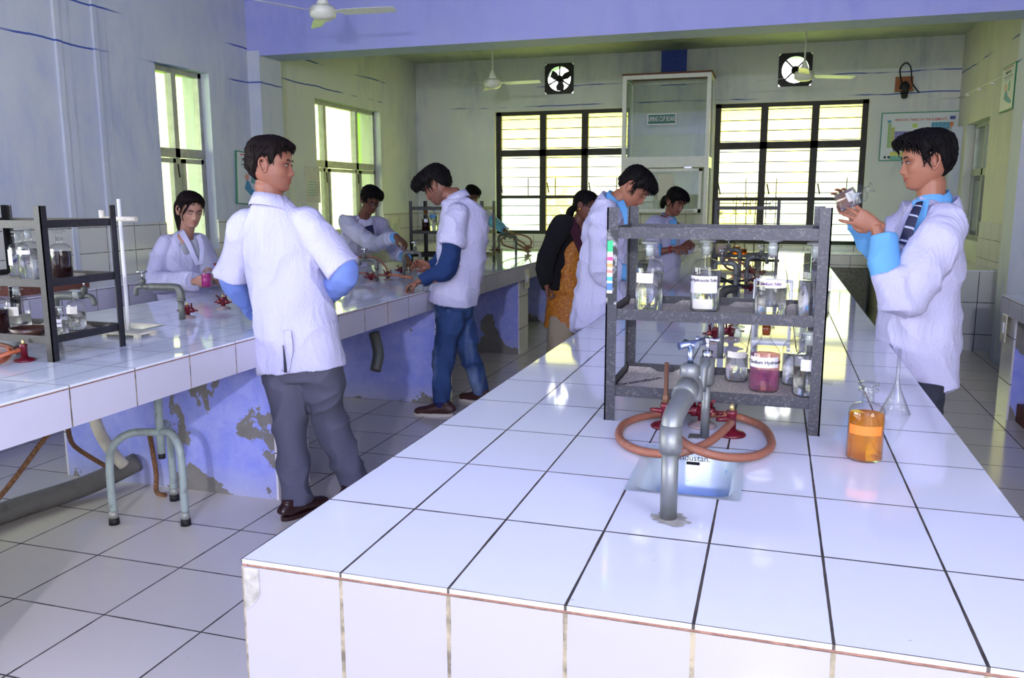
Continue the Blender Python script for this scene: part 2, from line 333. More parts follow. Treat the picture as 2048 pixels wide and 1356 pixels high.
def louvre_window(name,x0,x1,z0,z1,cols,zt,tints,seed):
    r=empty(name,((x0+x1)/2,YB+.1,z0)); tag(r,kind='structure'); T=Matrix.Translation(-Vector(r.location)); Y=YB+.1
    f=B(); rd=random.Random(seed)
    def bx(a,b,m=0): f.box(a,b,m,T)
    bx((x0,Y-.03,z0),(x1,Y+.03,z0+.05)); bx((x0,Y-.03,z1-.05),(x1,Y+.03,z1)); bx((x0,Y-.03,z0),(x0+.07,Y+.03,z1)); bx((x1-.07,Y-.03,z0),(x1,Y+.03,z1))
    bx((x0,Y-.035,zt-.045),(x1,Y+.03,zt+.045))
    for c in cols: bx((c-.045,Y-.035,z0),(c+.045,Y+.03,z1))
    for zz in (z0+(zt-z0)*.46,): bx((x0,Y-.02,zz-.022),(x1,Y+.02,zz+.022))
    ed=[x0]+list(cols)+[x1]
    for i in range(len(ed)-1):       # small leftover bars, latches
        c=ed[i]+(ed[i+1]-ed[i])*(.68 if i%2==0 else .3); zz=z0+(zt-z0)*.46
        bx((c-.006,Y-.015,zz),(c+.006,Y,zz+.27))
        f.tube([T@Vector((ed[i]+.07,Y-.05,zz+.2)),T@Vector((ed[i]+.1,Y-.07,zz+.06))],.009,6)
    f.build('window_frame','iron_dark',r)
    # glass louvre bands and thin bars
    g=B(); h=B(); step=.135; nb=int((z1-z0)/step)
    for i in range(len(ed)-1):
        for k in range(nb+1):
            za=z0+k*step; zb=min(z1,za+step-.004)
            if zb<=za: continue
            m=tints[(0 if za>zt-.05 else (1 if za>z0+(zt-z0)*.46 else 2))][i%3]
            a=Vector((ed[i]+.03,Y+.03,za)); 
            g.box((ed[i]+.03,Y+.015,za),(ed[i+1]-.03,Y+.021,zb),m,T)
            h.tube([T@Vector((ed[i]+.02,Y,zb)),T@Vector((ed[i+1]-.02,Y,zb))],.0055,6)
    g.build('louvre_glass',['louvre_yellow','louvre_pale','louvre_green'],r); h.build('window_bar','iron_dark',r)
    return r
cw=[J(1083,300,YB).x,J(1167,300,YB).x]
louvre_window('window_4',BL[0],BL[1],BL[2],BL[3],cw,J(1083,305,YB).z,[[0,0,0],[1,0,1],[2,0,1]],1)
cw=[J(1526,300,YB).x,J(1628,300,YB).x]
louvre_window('window_5',BR[0],BR[1],BR[2],BR[3],cw,J(1526,290,YB).z,[[0,0,0],[1,0,1],[0,1,2]],2)
# ------------------------------------------------------------------ outside
o=tag(B().box((-40,-10,-.8),(40,40,-.7)).build('outside_ground','outdoor_grass'),kind='structure'); o.name='ground'
def th(name,label,cat,loc=(0,0,0),rz=0,group=None): return tag(empty(name,loc,rz),label,cat,group)
bd=th('building','pale cream building with a lime green pillar and overhanging slab outside the left windows','building',(-9,8,-.7))
T=Matrix.Translation(-Vector(bd.location))
B().box((-10.4,3,-.7),(-10,22,5.5),0,T).build('wall','outdoor_cream',bd)
B().box((-7.2,-2,3.15),(-4.9,16,3.35),0,T).build('roof_slab','outdoor_lime',bd)
B().box((-6.2,7.85,-.7),(-5.9,8.6,3.15),0,T).build('pillar','outdoor_lime',bd)
B().box((-6.2,12.2,-.7),(-5.9,13.3,3.15),0,T).build('pillar','outdoor_lime',bd)
rr=random.Random(5)
def bush(loc,R,label,n=500):
    b=B()
    for i in range(n):
        d=Vector((rr.gauss(0,1),rr.gauss(0,1),rr.gauss(0,.8))).normalized()*R*rr.uniform(.55,1); c=Vector((d.x,d.y,d.z+R*.8))
        t=Vector((rr.uniform(-1,1),rr.uniform(-1,1),rr.uniform(-1,1))).normalized(); u=t.orthogonal().normalized(); s=R*.09
        b.quad(c-t*s,c-u*s*.6,c+t*s,c+u*s*.6)
    e=th('bush',label,'bush',loc); b.build('foliage','leaf',e)
    B().tube([(0,0,-.1),(0,0,R*.5),(.1,0,R)],[.08,.06,.03],8).build('trunk','rope',e)
bush((-8.3,9.4,-.75),1.0,'leafy green bush outside the left window behind the student with a ponytail',900)
bush((-8.6,13.0,-.75),1.2,'pale green tree outside the left window behind the man in glasses',900)
bush((-2.6,15,-.7),1.4,'green bush outside the back window left of the fuming cupboard',500)
# ------------------------------------------------------------------ benches
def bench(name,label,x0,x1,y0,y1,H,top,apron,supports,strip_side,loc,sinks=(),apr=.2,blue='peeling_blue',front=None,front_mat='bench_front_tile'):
    r=tag(empty(name,loc),label,'bench'); T=Matrix.Translation(-Vector(loc))
    b=B(); xs=sorted({x0,x1,*[s[0] for s in sinks],*[s[1] for s in sinks]}); ys=sorted({y0,y1,*[s[2] for s in sinks],*[s[3] for s in sinks]})
    for i in range(len(xs)-1):
        for j in range(len(ys)-1):
            if any(s[0]<(xs[i]+xs[i+1])/2<s[1] and s[2]<(ys[j]+ys[j+1])/2<s[3] for s in sinks): continue
            b.box((xs[i],ys[j],H-.008),(xs[i+1],ys[j+1],H),0,T)
    b.build('worktop',top,r)
    B().box((x0+.003,y0+.003,H-.012),(x1-.003,y1-.003,H-.008),0,T).build('edge_band','terracotta',r) if not sinks else None
    if sinks:
        e=B(); t=.004
        e.box((x0+.002,y0+.002,H-.013),(x1-.002,y0+.012,H-.008),0,T); e.box((x0+.002,y0,H-.013),(x0+.012,y1,H-.008),0,T); e.box((x1-.012,y0,H-.013),(x1-.002,y1,H-.008),0,T); e.build('edge_band','terracotta',r)
    a=B(); z0=H-apr
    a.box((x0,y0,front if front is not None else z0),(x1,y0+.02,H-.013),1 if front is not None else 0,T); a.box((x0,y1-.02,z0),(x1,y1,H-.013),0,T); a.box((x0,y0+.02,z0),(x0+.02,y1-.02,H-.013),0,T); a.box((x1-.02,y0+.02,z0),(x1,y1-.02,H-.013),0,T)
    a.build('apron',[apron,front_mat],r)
    c=B()
    for i in range(len(xs)-1):
        for j in range(len(ys)-1):
            if any(s[0]<(xs[i]+xs[i+1])/2<s[1] and s[2]<(ys[j]+ys[j+1])/2<s[3] for s in sinks): continue
            c.box((max(x0+.02,xs[i]),max(y0+.02,ys[j]),H-.1),(min(x1-.02,xs[i+1]),min(y1-.02,ys[j+1]),H-.0135),0,T)
    c.build('slab','cement',r)
    for sy in supports:
        d=B(); d.box((x0+.04,sy,0),(x1-.04,sy+.29,H-.1),0,T); s=d.build('support',blue,r)
        B().box((x1-.04,sy,0),(x1-.028,sy+.29,H-apr),0,T).build('tile_strip','strip_tile',s); B().box((x0+.028,sy,0),(x0+.04,sy+.29,H-apr),0,T).build('tile_strip','strip_tile',s)
    return r
SK=(.585,.815,.545,.9)
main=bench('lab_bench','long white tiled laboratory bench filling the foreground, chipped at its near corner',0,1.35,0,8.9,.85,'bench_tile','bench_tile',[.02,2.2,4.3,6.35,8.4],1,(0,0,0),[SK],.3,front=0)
# chipped near corner: cement showing
B().box((.004,-.0015,.79),(.035,.004,.836)).add([Vector((.004,-.0012,.79)),Vector((.035,-.0012,.79)),Vector((.028,-.0012,.775)),Vector((.004,-.0012,.752))],[(0,3,2,1)]).build('chipped_corner','cement',main)
LS=[(-2.26,-2.02,1.9,2.25)]
left=bench('lab_bench','long white tiled bench on the left with blue peeling supports beneath',-2.75,-1.385,-1.2,8.9,.85,'left_bench_tile','left_apron_tile',[.2,2.25,4.3,6.35,8.45],1,(-2.07,3,0),LS,.145)
def switch_plate(parent,x,y,z,sgn=1):
    T=Matrix.Translation(-parent.matrix_world.translation) if False else Matrix.Translation(-Vector(parent.location))
    b=B(); b.box((x,y-.06,z-.09),(x+.008*sgn,y+.06,z+.09),0,T); o=b.build('switch_plate','cream_ceramic',parent)
    c=B(); c.box((x+.008*sgn,y-.03,z-.03),(x+.016*sgn,y-.005,z+.04),0,T); c.box((x+.008*sgn,y+.01,z+.0),(x+.014*sgn,y+.03,z+.03),0,T); c.build('switch','plastic_white',o)
switch_plate(left,-1.384,6.5,.71)
wc=bench('wall_counter','tiled counter running along the left wall below the windows',XL+.012,-3.67,-1.2,9.88,.85,'left_bench_tile','left_apron_tile',[],1,(-3.96,4,0),[],.2)
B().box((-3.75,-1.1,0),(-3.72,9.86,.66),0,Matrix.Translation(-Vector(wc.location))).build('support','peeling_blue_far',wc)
bc=bench('wall_counter','tiled counter along the back wall under the louvred windows',XL+.012,2.0,9.9,YB-.012,.78,'left_bench_tile','wall_tile',[],1,(-1,10.2,0),[],.16)
B().box((XL+.05,9.98,0),(1.98,10.02,.62),0,Matrix.Translation(-Vector(bc.location))).build('support','cement',bc)
rc=tag(empty('wall_counter',(2.46,9,0)),'solid white tiled block counter in the far right corner under the small window','bench'); T=Matrix.Translation(-Vector(rc.location))
B().box((2.02,7.8,0),(XR-.015,YB-.36,.77),0,T).build('base','block_tile',rc); B().box((2.02,7.8,.77),(XR-.015,YB-.36,.78),0,T).build('worktop','left_bench_tile',rc)
rb=bench('lab_bench','blue-sided tiled bench at the right edge of the photo with a switch plate',2.37,XR-.012,1.2,5.3,.81,'left_bench_tile','left_apron_tile',[5.0],1,(2.6,4,0),[],.12)
switch_plate(rb,2.369,5.14,.6,-1)
b=B(); b.box((2.45,4.3,0),(2.9,4.98,.12),0,Matrix.Translation(-Vector(rb.location))); b.build('plinth','board_brown',rb)
# sinks
def sink(name,label,x0,x1,y0,y1,H,depth,mat):
    cx,cy=(x0+x1)/2,(y0+y1)/2; e=th(name,label,'sink',(cx,cy,H-depth)); hx,hy=(x1-x0)/2,(y1-y0)/2; n=32
    def ring(sx,sy,z,ex=5):
        o=[]
        for k in range(n):
            a=2*PI*k/n+PI/n; c,s=math.cos(a),math.sin(a); o.append((math.copysign(abs(c)**(2/ex),c)*sx,math.copysign(abs(s)**(2/ex),s)*sy,z))
        return o
    vs=[];R_=[ring(hx+.006,hy+.006,depth+.0015,60),ring(hx-.008,hy-.008,depth+.001,7),ring(hx-.02,hy-.02,depth-.02),ring(hx-.03,hy-.03,.03),ring(hx-.06,hy-.06,.008)]
    for q in R_: vs+=q
    fs=[((i+1)*n+k,(i+1)*n+(k+1)%n,i*n+(k+1)%n,i*n+k) for i in range(4) for k in range(n)]; fs.append(tuple(range(4*n+n-1,4*n-1,-1)))
    B().add(vs,fs,0,True).build('basin',mat,e); return e
s=N('sink_alu'); sx=s.n('ShaderNodeSeparateXYZ'); s.l(s.pos(),sx.inputs[0]); nz=s.noise(45,4); big=s.noise(14,3)
stain=s.mth('MULTIPLY',s.step(s.mth('ADD',sx.outputs[2],s.mth('MULTIPLY',big,.05)),.125,.085),s.step(big,.3,.6)); stain=s.mth('MAXIMUM',stain,s.mth('MULTIPLY',s.step(nz,.66,.7),.6))
s.bsdf(s.mix(stain,lin(196,208,222),lin(60,140,214)),.35,.25)
e=sink('sink','blue-stained metal sink let into the foreground bench behind the upright pipe',*SK,.85,.18,'sink_alu')
B().box((-.02,.147,.145),(.012,.1495,.152)).build('overflow_slot','dark_gap',e)
def text_mesh(body,size,mat,parent,T,name='lettering',bend=None,bold=0,align='CENTER'):
    cu=bpy.data.curves.new('t','FONT'); cu.body=body; cu.size=size; cu.align_x=align; cu.align_y='CENTER'; cu.extrude=.0003; cu.offset=bold; cu.resolution_u=3
    o=bpy.data.objects.new('t',cu); COL.objects.link(o); bpy.context.view_layer.update()
    me=bpy.data.meshes.new_from_object(o.evaluated_get(bpy.context.evaluated_depsgraph_get())); bpy.data.objects.remove(o)
    for v in me.vertices:
        c=v.co.copy()
        if bend:
            a=c.x/bend; c=Vector((math.sin(a)*(bend+c.z),-math.cos(a)*(bend+c.z),c.y))
        v.co=T@c
    me.materials.clear(); return mesh_obj(name,me,mat,parent)
text_mesh('Hindustan.',.022,'ink',e,Matrix.Translation((-.01,.1475,.162))@Matrix.Rotation(PI/2,4,'X'))
sink('sink','shallow cream sink let into the left bench beside the black rack',*LS[0],.85,.15,'cream_ceramic')
# ------------------------------------------------------------------ racks
def rack(label,x0,x1,y0,y1,z0,mat,shelves=(.1,.318,.541),top=.595,paper=(0,1),open_shelf=(),group='bottle racks'):
    cx,cy=(x0+x1)/2,(y0+y1)/2; r=th('bottle_rack',label,'rack',(cx,cy,z0),0,group); hx,hy=(x1-x0)/2,(y1-y0)/2
    for sx in(-1,1):
        for sy in(-1,1):
            b=B(); a=(sx*hx,sy*hy); b.box((a[0],a[1],.0),(a[0]-sx*.03,a[1]-sy*.004,top)); b.box((a[0],a[1],.0),(a[0]-sx*.004,a[1]-sy*.03,top)); b.build('leg',mat,r)
    for i,z in enumerate(shelves):
        b=B(); t=.004; h=.03
        b.box((-hx+.005,-hy+.0045,z-h+.004),(hx-.005,-hy+.009,z)); b.box((-hx+.005,hy-.009,z-h+.004),(hx-.005,hy-.0045,z)); b.box((-hx+.005,-hy+.006,z-h+.004),(-hx+.009,hy-.006,z)); b.box((hx-.009,-hy+.006,z-h+.004),(hx-.005,hy-.006,z))
        if i not in open_shelf: b.box((-hx+.006,-hy+.006,z-h),(hx-.006,hy-.006,z-h+.004))
        o=b.build('shelf',mat,r)
        if i in paper:
            rp=random.Random(i); vs=[];nx,ny=24,14
            for q in range(ny+1):
                for p in range(nx+1): vs.append((-hx+.012+(2*hx-.024)*p/nx,-hy+.012+(2*hy-.024)*q/ny,z-h+.0065+(.012 if q==ny and p%7<4 else 0)+rp.uniform(0,.0012)))
            fs=[(q*(nx+1)+p,q*(nx+1)+p+1,(q+1)*(nx+1)+p+1,(q+1)*(nx+1)+p) for q in range(ny) for p in range(nx)]
            B().add(vs,fs,0,True).build('newspaper_lining','newspaper',o)
    return r
R1=rack('grey angle-iron three-tier rack standing in the middle of the foreground bench',.425,1.0,1.1,1.46,.85,'rack_metal',paper=(0,1,2))
b=B()
cols=[('sw_g',(40,170,110),.03),('sw_w',(235,232,228),.014),('sw_p',(226,70,130),.01),('sw_w',0,.008),('sw_o',(240,150,90),.01),('sw_w',0,.008),('sw_r',(236,120,110),.008),('sw_w',0,.01),('sw_c',(70,160,220),.012),('sw_w',0,.006),('sw_b',(70,110,210),.02),('sw_w',0,.008)]
mats=[];z=.505
for nme,c,h in cols:
    if nme not in mats:
        mats.append(nme)
        if nme not in MT: plain(nme,c,.6)
    b.box((-.285,-.181,z-h),(-.27,-.182,z),mats.index(nme)); z-=h
b.build('sticker',mats,R1)
b=B(); b.box((-.287,-.1806,.33),(-.258,-.1812,.535)); b.build('torn_backing',rusty('torn_black',(20,22,26),(210,210,214),.9,.5,45).name,R1)
R2=rack('black metal rack at the left edge of the photo, on the left bench',-2.35,-1.765,1.32,1.70,.85,'black_metal')
R3=rack('black metal rack at the far end of the foreground bench, before the right louvred window',.31,.90,6.9,7.26,.85,'black_metal',paper=())
R4=rack('black metal rack in the middle of the left bench, behind the student in jeans',-2.46,-1.72,6.2,6.57,.85,'black_metal',paper=())
# ------------------------------------------------------------------ glassware
def bottle(label,loc,R=.04,H=.2,level=.5,liq='liquid_clear',glass='glass_clear',cone=False,stop='glass_stopper',stopper=True,lab=None,lab_z=(.38,.62),lab_a=(-50,50),lab_rot=0,txt=None,txt_mat='ink',txt_size=.016,name='reagent_bottle',cat='bottle',group=None,low_label=False,T=None,n=28,rn=None):
    e=th(name,label,cat,loc,0,group)
    if T is not None: e.rotation_euler=T
    rn=rn or R*.33; hb=H*(.55 if cone else .6); hn=H*.76
    pr=[(R*.9,0),(R,.004*H/.2+.002),(R,hb)]
    if cone: pr+=[(R*.92,hb+.008),(rn*1.15,hn-.006),(rn,hn)]
    else:
        for k in range(1,7):
            a=PI/2*k/6; pr.append((rn+(R-rn)*math.cos(a)**.9,hb+(hn-hb)*.85*math.sin(a)))
        pr.append((rn,hn))
    pr+=[(rn,H*.88),(rn*1.7,H*.895),(rn*1.7,H*.92),(rn*1.1,H*.925)]
    B().lathe([(.0005,.002)]+pr,n=n).build('glass_body',glass,e)
    if level:
        zl=H*level; q=[(.0005,.004)]+[(max(.001,r-.0022),max(.004,z)) for r,z in pr if z<zl-.002]; rl=q[-1][0]
        if zl>hb:
            for i in range(len(pr)-1):
                if pr[i][1]<=zl<=pr[i+1][1]: t=(zl-pr[i][1])/max(1e-6,pr[i+1][1]-pr[i][1]); rl=pr[i][0]+(pr[i+1][0]-pr[i][0])*t-.0022
        q+=[(rl,zl),(.0005,zl)]; B().lathe(q,n=n).build('liquid',liq,e)
    if stopper:
        s=[(.0005,H*.8),(rn*.78,H*.8),(rn*.9,H*.92),(rn*.7,H*.94),(rn*.8,H*.96),(rn*1.75,H*.975),(rn*1.8,H*.995),(rn*1.2,H*1.01),(.0005,H*1.012)]
        B().lathe(s,n=n).build('stopper',stop,e)
    if lab:
        b=B(); m=16; a0,a1=[math.radians(x+lab_rot) for x in lab_a]; vs=[]
        for z in lab_z:
            for k in range(m+1):
                a=a0+(a1-a0)*k/m; vs.append((math.sin(a)*(R+.0008),-math.cos(a)*(R+.0008),z*H))
        b.add(vs,[(k,k+1,m+2+k,m+1+k) for k in range(m)],0,True); lo=b.build('paper_label',lab,e)
        if txt:
            T_=Matrix.Translation((0,0,(lab_z[0]+lab_z[1])/2*H+txt[1]*H))@Matrix.Rotation(math.radians(lab_rot),4,'Z')
            text_mesh(txt[0],txt_size,txt_mat,lo,T_,bend=R+.0014,bold=.00025)
    if low_label:
        b=B(); vs=[]; m=10
        for z in (.05,.19):
            for k in range(m+1):
                a=math.radians(-42+84*k/m+lab_rot); vs.append((math.sin(a)*(R+.0008),-math.cos(a)*(R+.0008),z*H))
        b.add(vs,[(k,k+1,m+2+k,m+1+k) for k in range(m)],0,True); b.build('paper_label','label_grey',e)
    return e
ZM=.85+.318-.0225; ZBt=.85+.1-.0225; face=lambda p:math.degrees(math.atan2(CAM.x-p[0],-(CAM.y-p[1])))
def on(px,y,z): v=at(px,678,'y',y); return (v.x,y,z)
G='clear bottles on the grey rack'
def onz(px,y,z):
    # x so that the point (x,y,z) lies under pixel column px
    d=CF+CR*((px-1024)/FPX); # solve for plane through column
    # column plane normal
    nrm=d.cross(CU); k=(nrm.x*CAM.x+nrm.y*CAM.y+nrm.z*CAM.z-nrm.y*y-nrm.z*z)/nrm.x; return (k,y,z)
bottle('clear round-shouldered bottle at the left end of the middle shelf of the grey rack',onz(1297,1.26,ZM),.041,.2,.56,lab='label_white',lab_z=(.42,.56),lab_a=(-45,30),lab_rot=face(onz(1297,1.26,ZM))*-1,group=G)
bottle('bottle labelled Hydroxide Soln, second from left on the middle shelf of the grey rack',onz(1409,1.30,ZM),.042,.205,.58,lab='label_white',lab_z=(.27,.51),lab_a=(-62,62),lab_rot=-8,txt=('m Hydroxide Soln.',.06),txt_size=.0122,low_label=True,group=G)
bottle('cone-shouldered bottle holding clear sodium solution, third on the middle shelf of the grey rack',onz(1539,1.20,ZM),.043,.215,.40,cone=True,lab='label_white',lab_z=(.4,.5),lab_a=(-20,62),lab_rot=0,txt=('Sodium Nitr',.0),txt_mat='ink_purple',txt_size=.0115,group=G)
bottle('clear round bottle at the right end of the middle shelf of the grey rack',onz(1625,1.23,ZM),.042,.205,.5,lab='label_grey',lab_z=(.38,.56),lab_a=(40,80),group=G)
bottle('small clear cone-shouldered bottle at the left of the bottom shelf of the grey rack',onz(1472,1.38,ZBt),.034,.165,.5,cone=True,lab='label_grey',lab_z=(.45,.56),lab_a=(-50,50),group=G)
bottle('bottle of pink solution labelled Sodium Hydroxide on the bottom shelf of the grey rack',onz(1527,1.27,ZBt),.0415,.2,.53,liq='liquid_pink',cone=True,stop='stopper_amber',lab='label_white',lab_z=(.36,.51),lab_a=(-62,62),lab_rot=-5,txt=('1% Sodium Hydroxide',0),txt_size=.0135)
bottle('clear bottle partly behind another, right end of the grey rack, bottom shelf',onz(1590,1.38,ZBt),.04,.178,.5,group=G)
bottle('white-labelled clear bottle, front right of the grey rack, bottom shelf',onz(1612,1.24,ZBt),.038,.178,.45,lab='label_white',lab_z=(.42,.6),lab_a=(-30,50),group=G)
bottle('bottle of bright orange solution standing alone on the foreground bench',(1.093,.93,.85),.041,.187,.6,liq='liquid_orange',stop='glass_clear',lab=plain('label_orange',(250,120,40),.6).name,lab_z=(.36,.48),lab_a=(-65,50))
# upturned funnel
fu=th('glass_funnel','clear glass funnel upside down on the foreground bench beside the orange bottle','funnel',(1.222,1.42,.85))
B().lathe([(.041,0),(.042,.001),(.012,.072),(.0075,.085),(.0055,.1),(.0045,.19),(.0035,.19),(.004,.1),(.011,.07),(.040,.001)],n=32).build('cone','glass_clear',fu)
dr=th('glass_dropper','thin glass tube lying on the foreground bench behind the grey rack','pipette',(.98,1.78,.857)); B().tube([(-.09,.03,0),(.09,-.02,0)],.005,10).ell((-.1,.033,0),(.018,.008,.008),12).build('tube','glass_clear',dr)
# left rack bottles
G='bottles on the black rack at the left'
z1=.85+.318-.0225; z0_=ZBt
bottle('dark brown liquid bottle with amber neck, left-edge black rack, middle shelf',onz(126,1.52,z1),.041,.2,.58,liq='liquid_dark',stop='glass_clear')
bottle('large pale bottle behind the corner post of the left-edge black rack',onz(64,1.5,z1),.044,.21,.6,lab='label_grey',lab_z=(.5,.58),group=G)
bottle('white-labelled clear bottle at the back, left-edge black rack, middle shelf',onz(42,1.62,z1),.04,.19,.5,lab='label_white',lab_z=(.25,.6),lab_a=(-40,10),group=G)
bottle('small clear bottle with printed label, left-edge black rack, bottom shelf',onz(125,1.42,z0_),.028,.125,.45,lab='label_white',lab_z=(.38,.62),txt=("Tollen's reagent",0),txt_size=.008)
bottle('tall cream-labelled bottle at the back, left-edge black rack, bottom shelf',onz(156,1.6,z0_),.036,.17,.45,lab='label_grey',lab_z=(.42,.6),group=G)
bottle('big round bottle with grey label, left-edge black rack, bottom shelf',onz(40,1.52,z0_),.047,.19,.35,lab='label_grey',lab_z=(.35,.55),group=G)
bottle('dark liquid bottle cut off by the left edge of the photo',onz(0,1.42,z0_),.04,.2,.5,liq='liquid_dark')
bw=th('bowl','shallow dark brown bowl on the bottom shelf of the black rack at the left edge','bowl',onz(58,1.39,z0_)); B().lathe([(.03,0),(.055,.012),(.068,.04),(.064,.04),(.05,.015),(.001,.006)],n=32).build('bowl_body','dark_bowl',bw)
# things on the middle-bench rack
bottle('dark liquid bottle on the black rack behind the student in jeans',onz(852,6.35,z1),.042,.22,.6,liq='liquid_dark',glass='glass_clear',stop='stopper_amber',lab='label_white',lab_z=(.45,.58),lab_a=(0,50))
bottle('clear bottle with a blue label on the black rack behind the student in jeans',onz(868,6.45,z1),.04,.25,.6,lab=plain('label_blue',(70,150,210),.6).name,lab_z=(.55,.68))
# far rack on the main bench
R3_=(.605,7.08)
for px,l,h in ((1440,'leftmost of the small bottles along the top of the far black rack',.16),(1468,'second small bottle along the top of the far black rack',.19),(1498,'small bottle with dark neck along the top of the far black rack',.18),(1539,'rightmost small bottle along the top of the far black rack',.2)):
    bottle(l,onz(px,7.08,.85+.318-.0225),.045,h*1.25,.0,cone=(px==1539),group='bottles on the far black rack')
bottle('amber half-full bottle on the bottom shelf of the far black rack',onz(1472,7.08,ZBt),.036,.17,.5,liq='liquid_amber',stopper=False)
bottle('small amber bottle beside the amber half-full bottle on the far black rack',onz(1487,7.05,ZBt),.03,.13,.5,liq='liquid_amber',stopper=False)
jr=th('jar','beige stained square jar on the bottom shelf of the far black rack','jar',onz(1443,7.08,ZBt)); b=B(); b.tube([(0,0,0),(0,0,.105),(0,0,.11)],[.055,.055,.05],24); b.build('jar_body',rusty('jar_beige',(206,186,168),(176,112,64),.7,.6,10).name,jr)
for k,(px,top) in enumerate(((1468,1.3),(1488,1.3),(1506,1.24),(1527,1.26),(1546,1.27))):
    p=onz(px,7.6,.85); st=th('burette_stand','thin iron burette stand behind the far black rack, '+('leftmost of the five','second from the left','middle one','second from the right','rightmost of the five')[k],'stand',p,0,'burette stands')
    B().box((-.06,-.04,0),(.06,.04,.012)).build('base','iron_dark',st); B().tube([(0,0,.012),(0,0,.64)],.004,8).build('rod','iron_dark',st)
    b=B(); z=.6-.04*(k%2); b.tube([(-.035,0,z),(.04,0,z)],.005,6); b.tube([(-.03,0,z-.025),(-.03,0,z+.02)],.004,6); b.tube([(.035,0,z-.02),(.04,0,z+.03)],.004,6); b.build('clamp','iron_dark',st)
# far right bench end: milky dispenser stand behind the cone bottle
ts=th('test_tube_rack','white plastic frame standing on the foreground bench behind the cone-shouldered bottle','rack',onz(1541,2.6,.85)); b=B()
b.box((-.08,-.04,0),(.08,.04,.01)); b.tube([(-.075,0,.01),(-.075,0,.27)],.007,8); b.tube([(.075,0,.01),(.075,0,.27)],.007,8); b.tube([(-.075,0,.27),(.075,0,.265)],.007,8); b.build('frame','plastic_white',ts)
# ------------------------------------------------------------------ taps and gas valves
def tap_head(parent,T,mat='galvanised',hmat='chrome'):
    """spout body with spindle and cross handle; T puts its inlet at the origin, outlet towards +x"""
    b=B(); b.tube([T@Vector(p) for p in ((0,0,0),(.02,0,0),(.04,0,0))],[.013,.017,.015],12)
    b.tube([T@Vector(p) for p in smooth_path([(.035,0,0),(.07,0,0),(.085,0,-.015),(.088,0,-.045)],4)],[.012]*12+[.011],10)
    b.tube([T@Vector(p) for p in ((.045,0,0),(.045,0,.02),(.045,0,.024),(.045,0,.04),(.045,0,.044))],[.014,.013,.016,.015,.008],8)
    o=b.build('tap_body',mat,parent)
    h=B(); h.tube([T@Vector(p) for p in ((.045,0,.04),(.045,0,.075))],.0045,8)
    for a in (0,PI/2):
        d=Vector((math.cos(a+.5),math.sin(a+.5),0))*.026; h.tube([T@(Vector((.045,0,.078))-d),T@Vector((.045,0,.08)),T@(Vector((.045,0,.078))+d)],[.0055,.0045,.0055],8)
    h.build('tap_handle',hmat,o)
def swan(name_label,loc,h,ang,arm=.07,r=.0165,mat='galvanised',patch=False,group='galvanised pipe taps'):
    e=th('water_tap',name_label,'tap',loc,ang,group)
    b=B(); b.tube([(0,0,0),(0,0,h-.05)],r,16); b.build('pipe',mat,e)
    c=B(); c.tube(smooth_path([(0,0,h-.055),(0,0,h-.02),(.008,0,h),(.03,0,h+.012),(arm,0,h+.012)],6),r*1.28,16); c.tube([(0,0,h-.06),(0,0,h-.045)],r*1.5,16); c.build('elbow',mat,e)
    tap_head(e,Matrix.Translation((arm-.005,0,h+.012)),mat)
    if patch:
        rp=random.Random(3); m=26; vs=[(0,0,.003)]+[((.03+rp.uniform(-.008,.014))*math.cos(2*PI*k/m)+.004,(.03+rp.uniform(-.008,.012))*math.sin(2*PI*k/m),.0012) for k in range(m)]
        B().add(vs,[(0,1+k,1+(k+1)%m) for k in range(m)]).build('cement_patch','cement',e)
    return e
e=th('water_tap','thick-elbowed pipe tap standing in front of the sink on the foreground bench','tap',(.69,.405,.85))
b=B(); b.tube([(0,0,0),(0,0,.155)],.0165,20); b.build('pipe','galvanised',e)
c=B(); c.tube([(0,0,.135),(0,0,.15),(0,0,.19)],[.0215,.0225,.021],20); c.tube(smooth_path([(0,0,.165),(.002,.008,.2),(.012,.05,.222),(.018,.09,.235)],6),.0205,18); c.tube([(.014,.07,.229),(.02,.105,.243)],.024,16); c.build('elbow','galvanised',e)
c=B(); c.tube([(.022,.115,.235),(.022,.115,.262),(.022,.115,.266),(.022,.115,.285),(.022,.115,.29)],[.018,.017,.0215,.02,.012],8); c.tube(smooth_path([(.02,.1,.24),(.024,.14,.245),(.03,.17,.235),(.032,.18,.2)],5),.014,12); o=c.build('tap_body','galvanised',e)
c=B(); c.tube([(.022,.115,.285),(.022,.115,.325)],.006,10); c.tube([(.0,.1,.326),(.022,.115,.33),(.048,.128,.334)],[.008,.006,.008],8); c.tube([(.008,.135,.33),(.022,.115,.33),(.036,.095,.33)],[.006,.005,.006],8); c.build('tap_handle',plain('chrome_blue',(160,172,196),.2,1).name,o)
rp=random.Random(3); m=30; vs=[(0,0,.003)]+[((.032+rp.uniform(-.01,.014))*math.cos(2*PI*k/m)+.004,(.034+rp.uniform(-.01,.012))*math.sin(2*PI*k/m),.0012) for k in range(m)]
B().add(vs,[(0,1+k,1+(k+1)%m) for k in range(m)]).build('cement_patch','cement',e)
e=th('water_tap','galvanised tap on a straight pipe between the red gas valves, before the grey rack','tap',(.712,1.0,.85))
B().tube([(0,0,0),(0,0,.17)],.0115,16).box((-.04,-.02,0),(-.012,.02,.003)).build('pipe','galvanised',e)
b=B(); b.tube([(0,.0,.14),(0,0,.15),(0,0,.205),(0,0,.215)],[.015,.019,.02,.017],14); b.tube([(0,-.002,.2),(-.002,-.03,.205),(-.006,-.045,.19),(-.008,-.05,.15),(-.008,-.05,.135)],[.014,.013,.012,.011,.011],12); o=b.build('tap_body','galvanised',e)
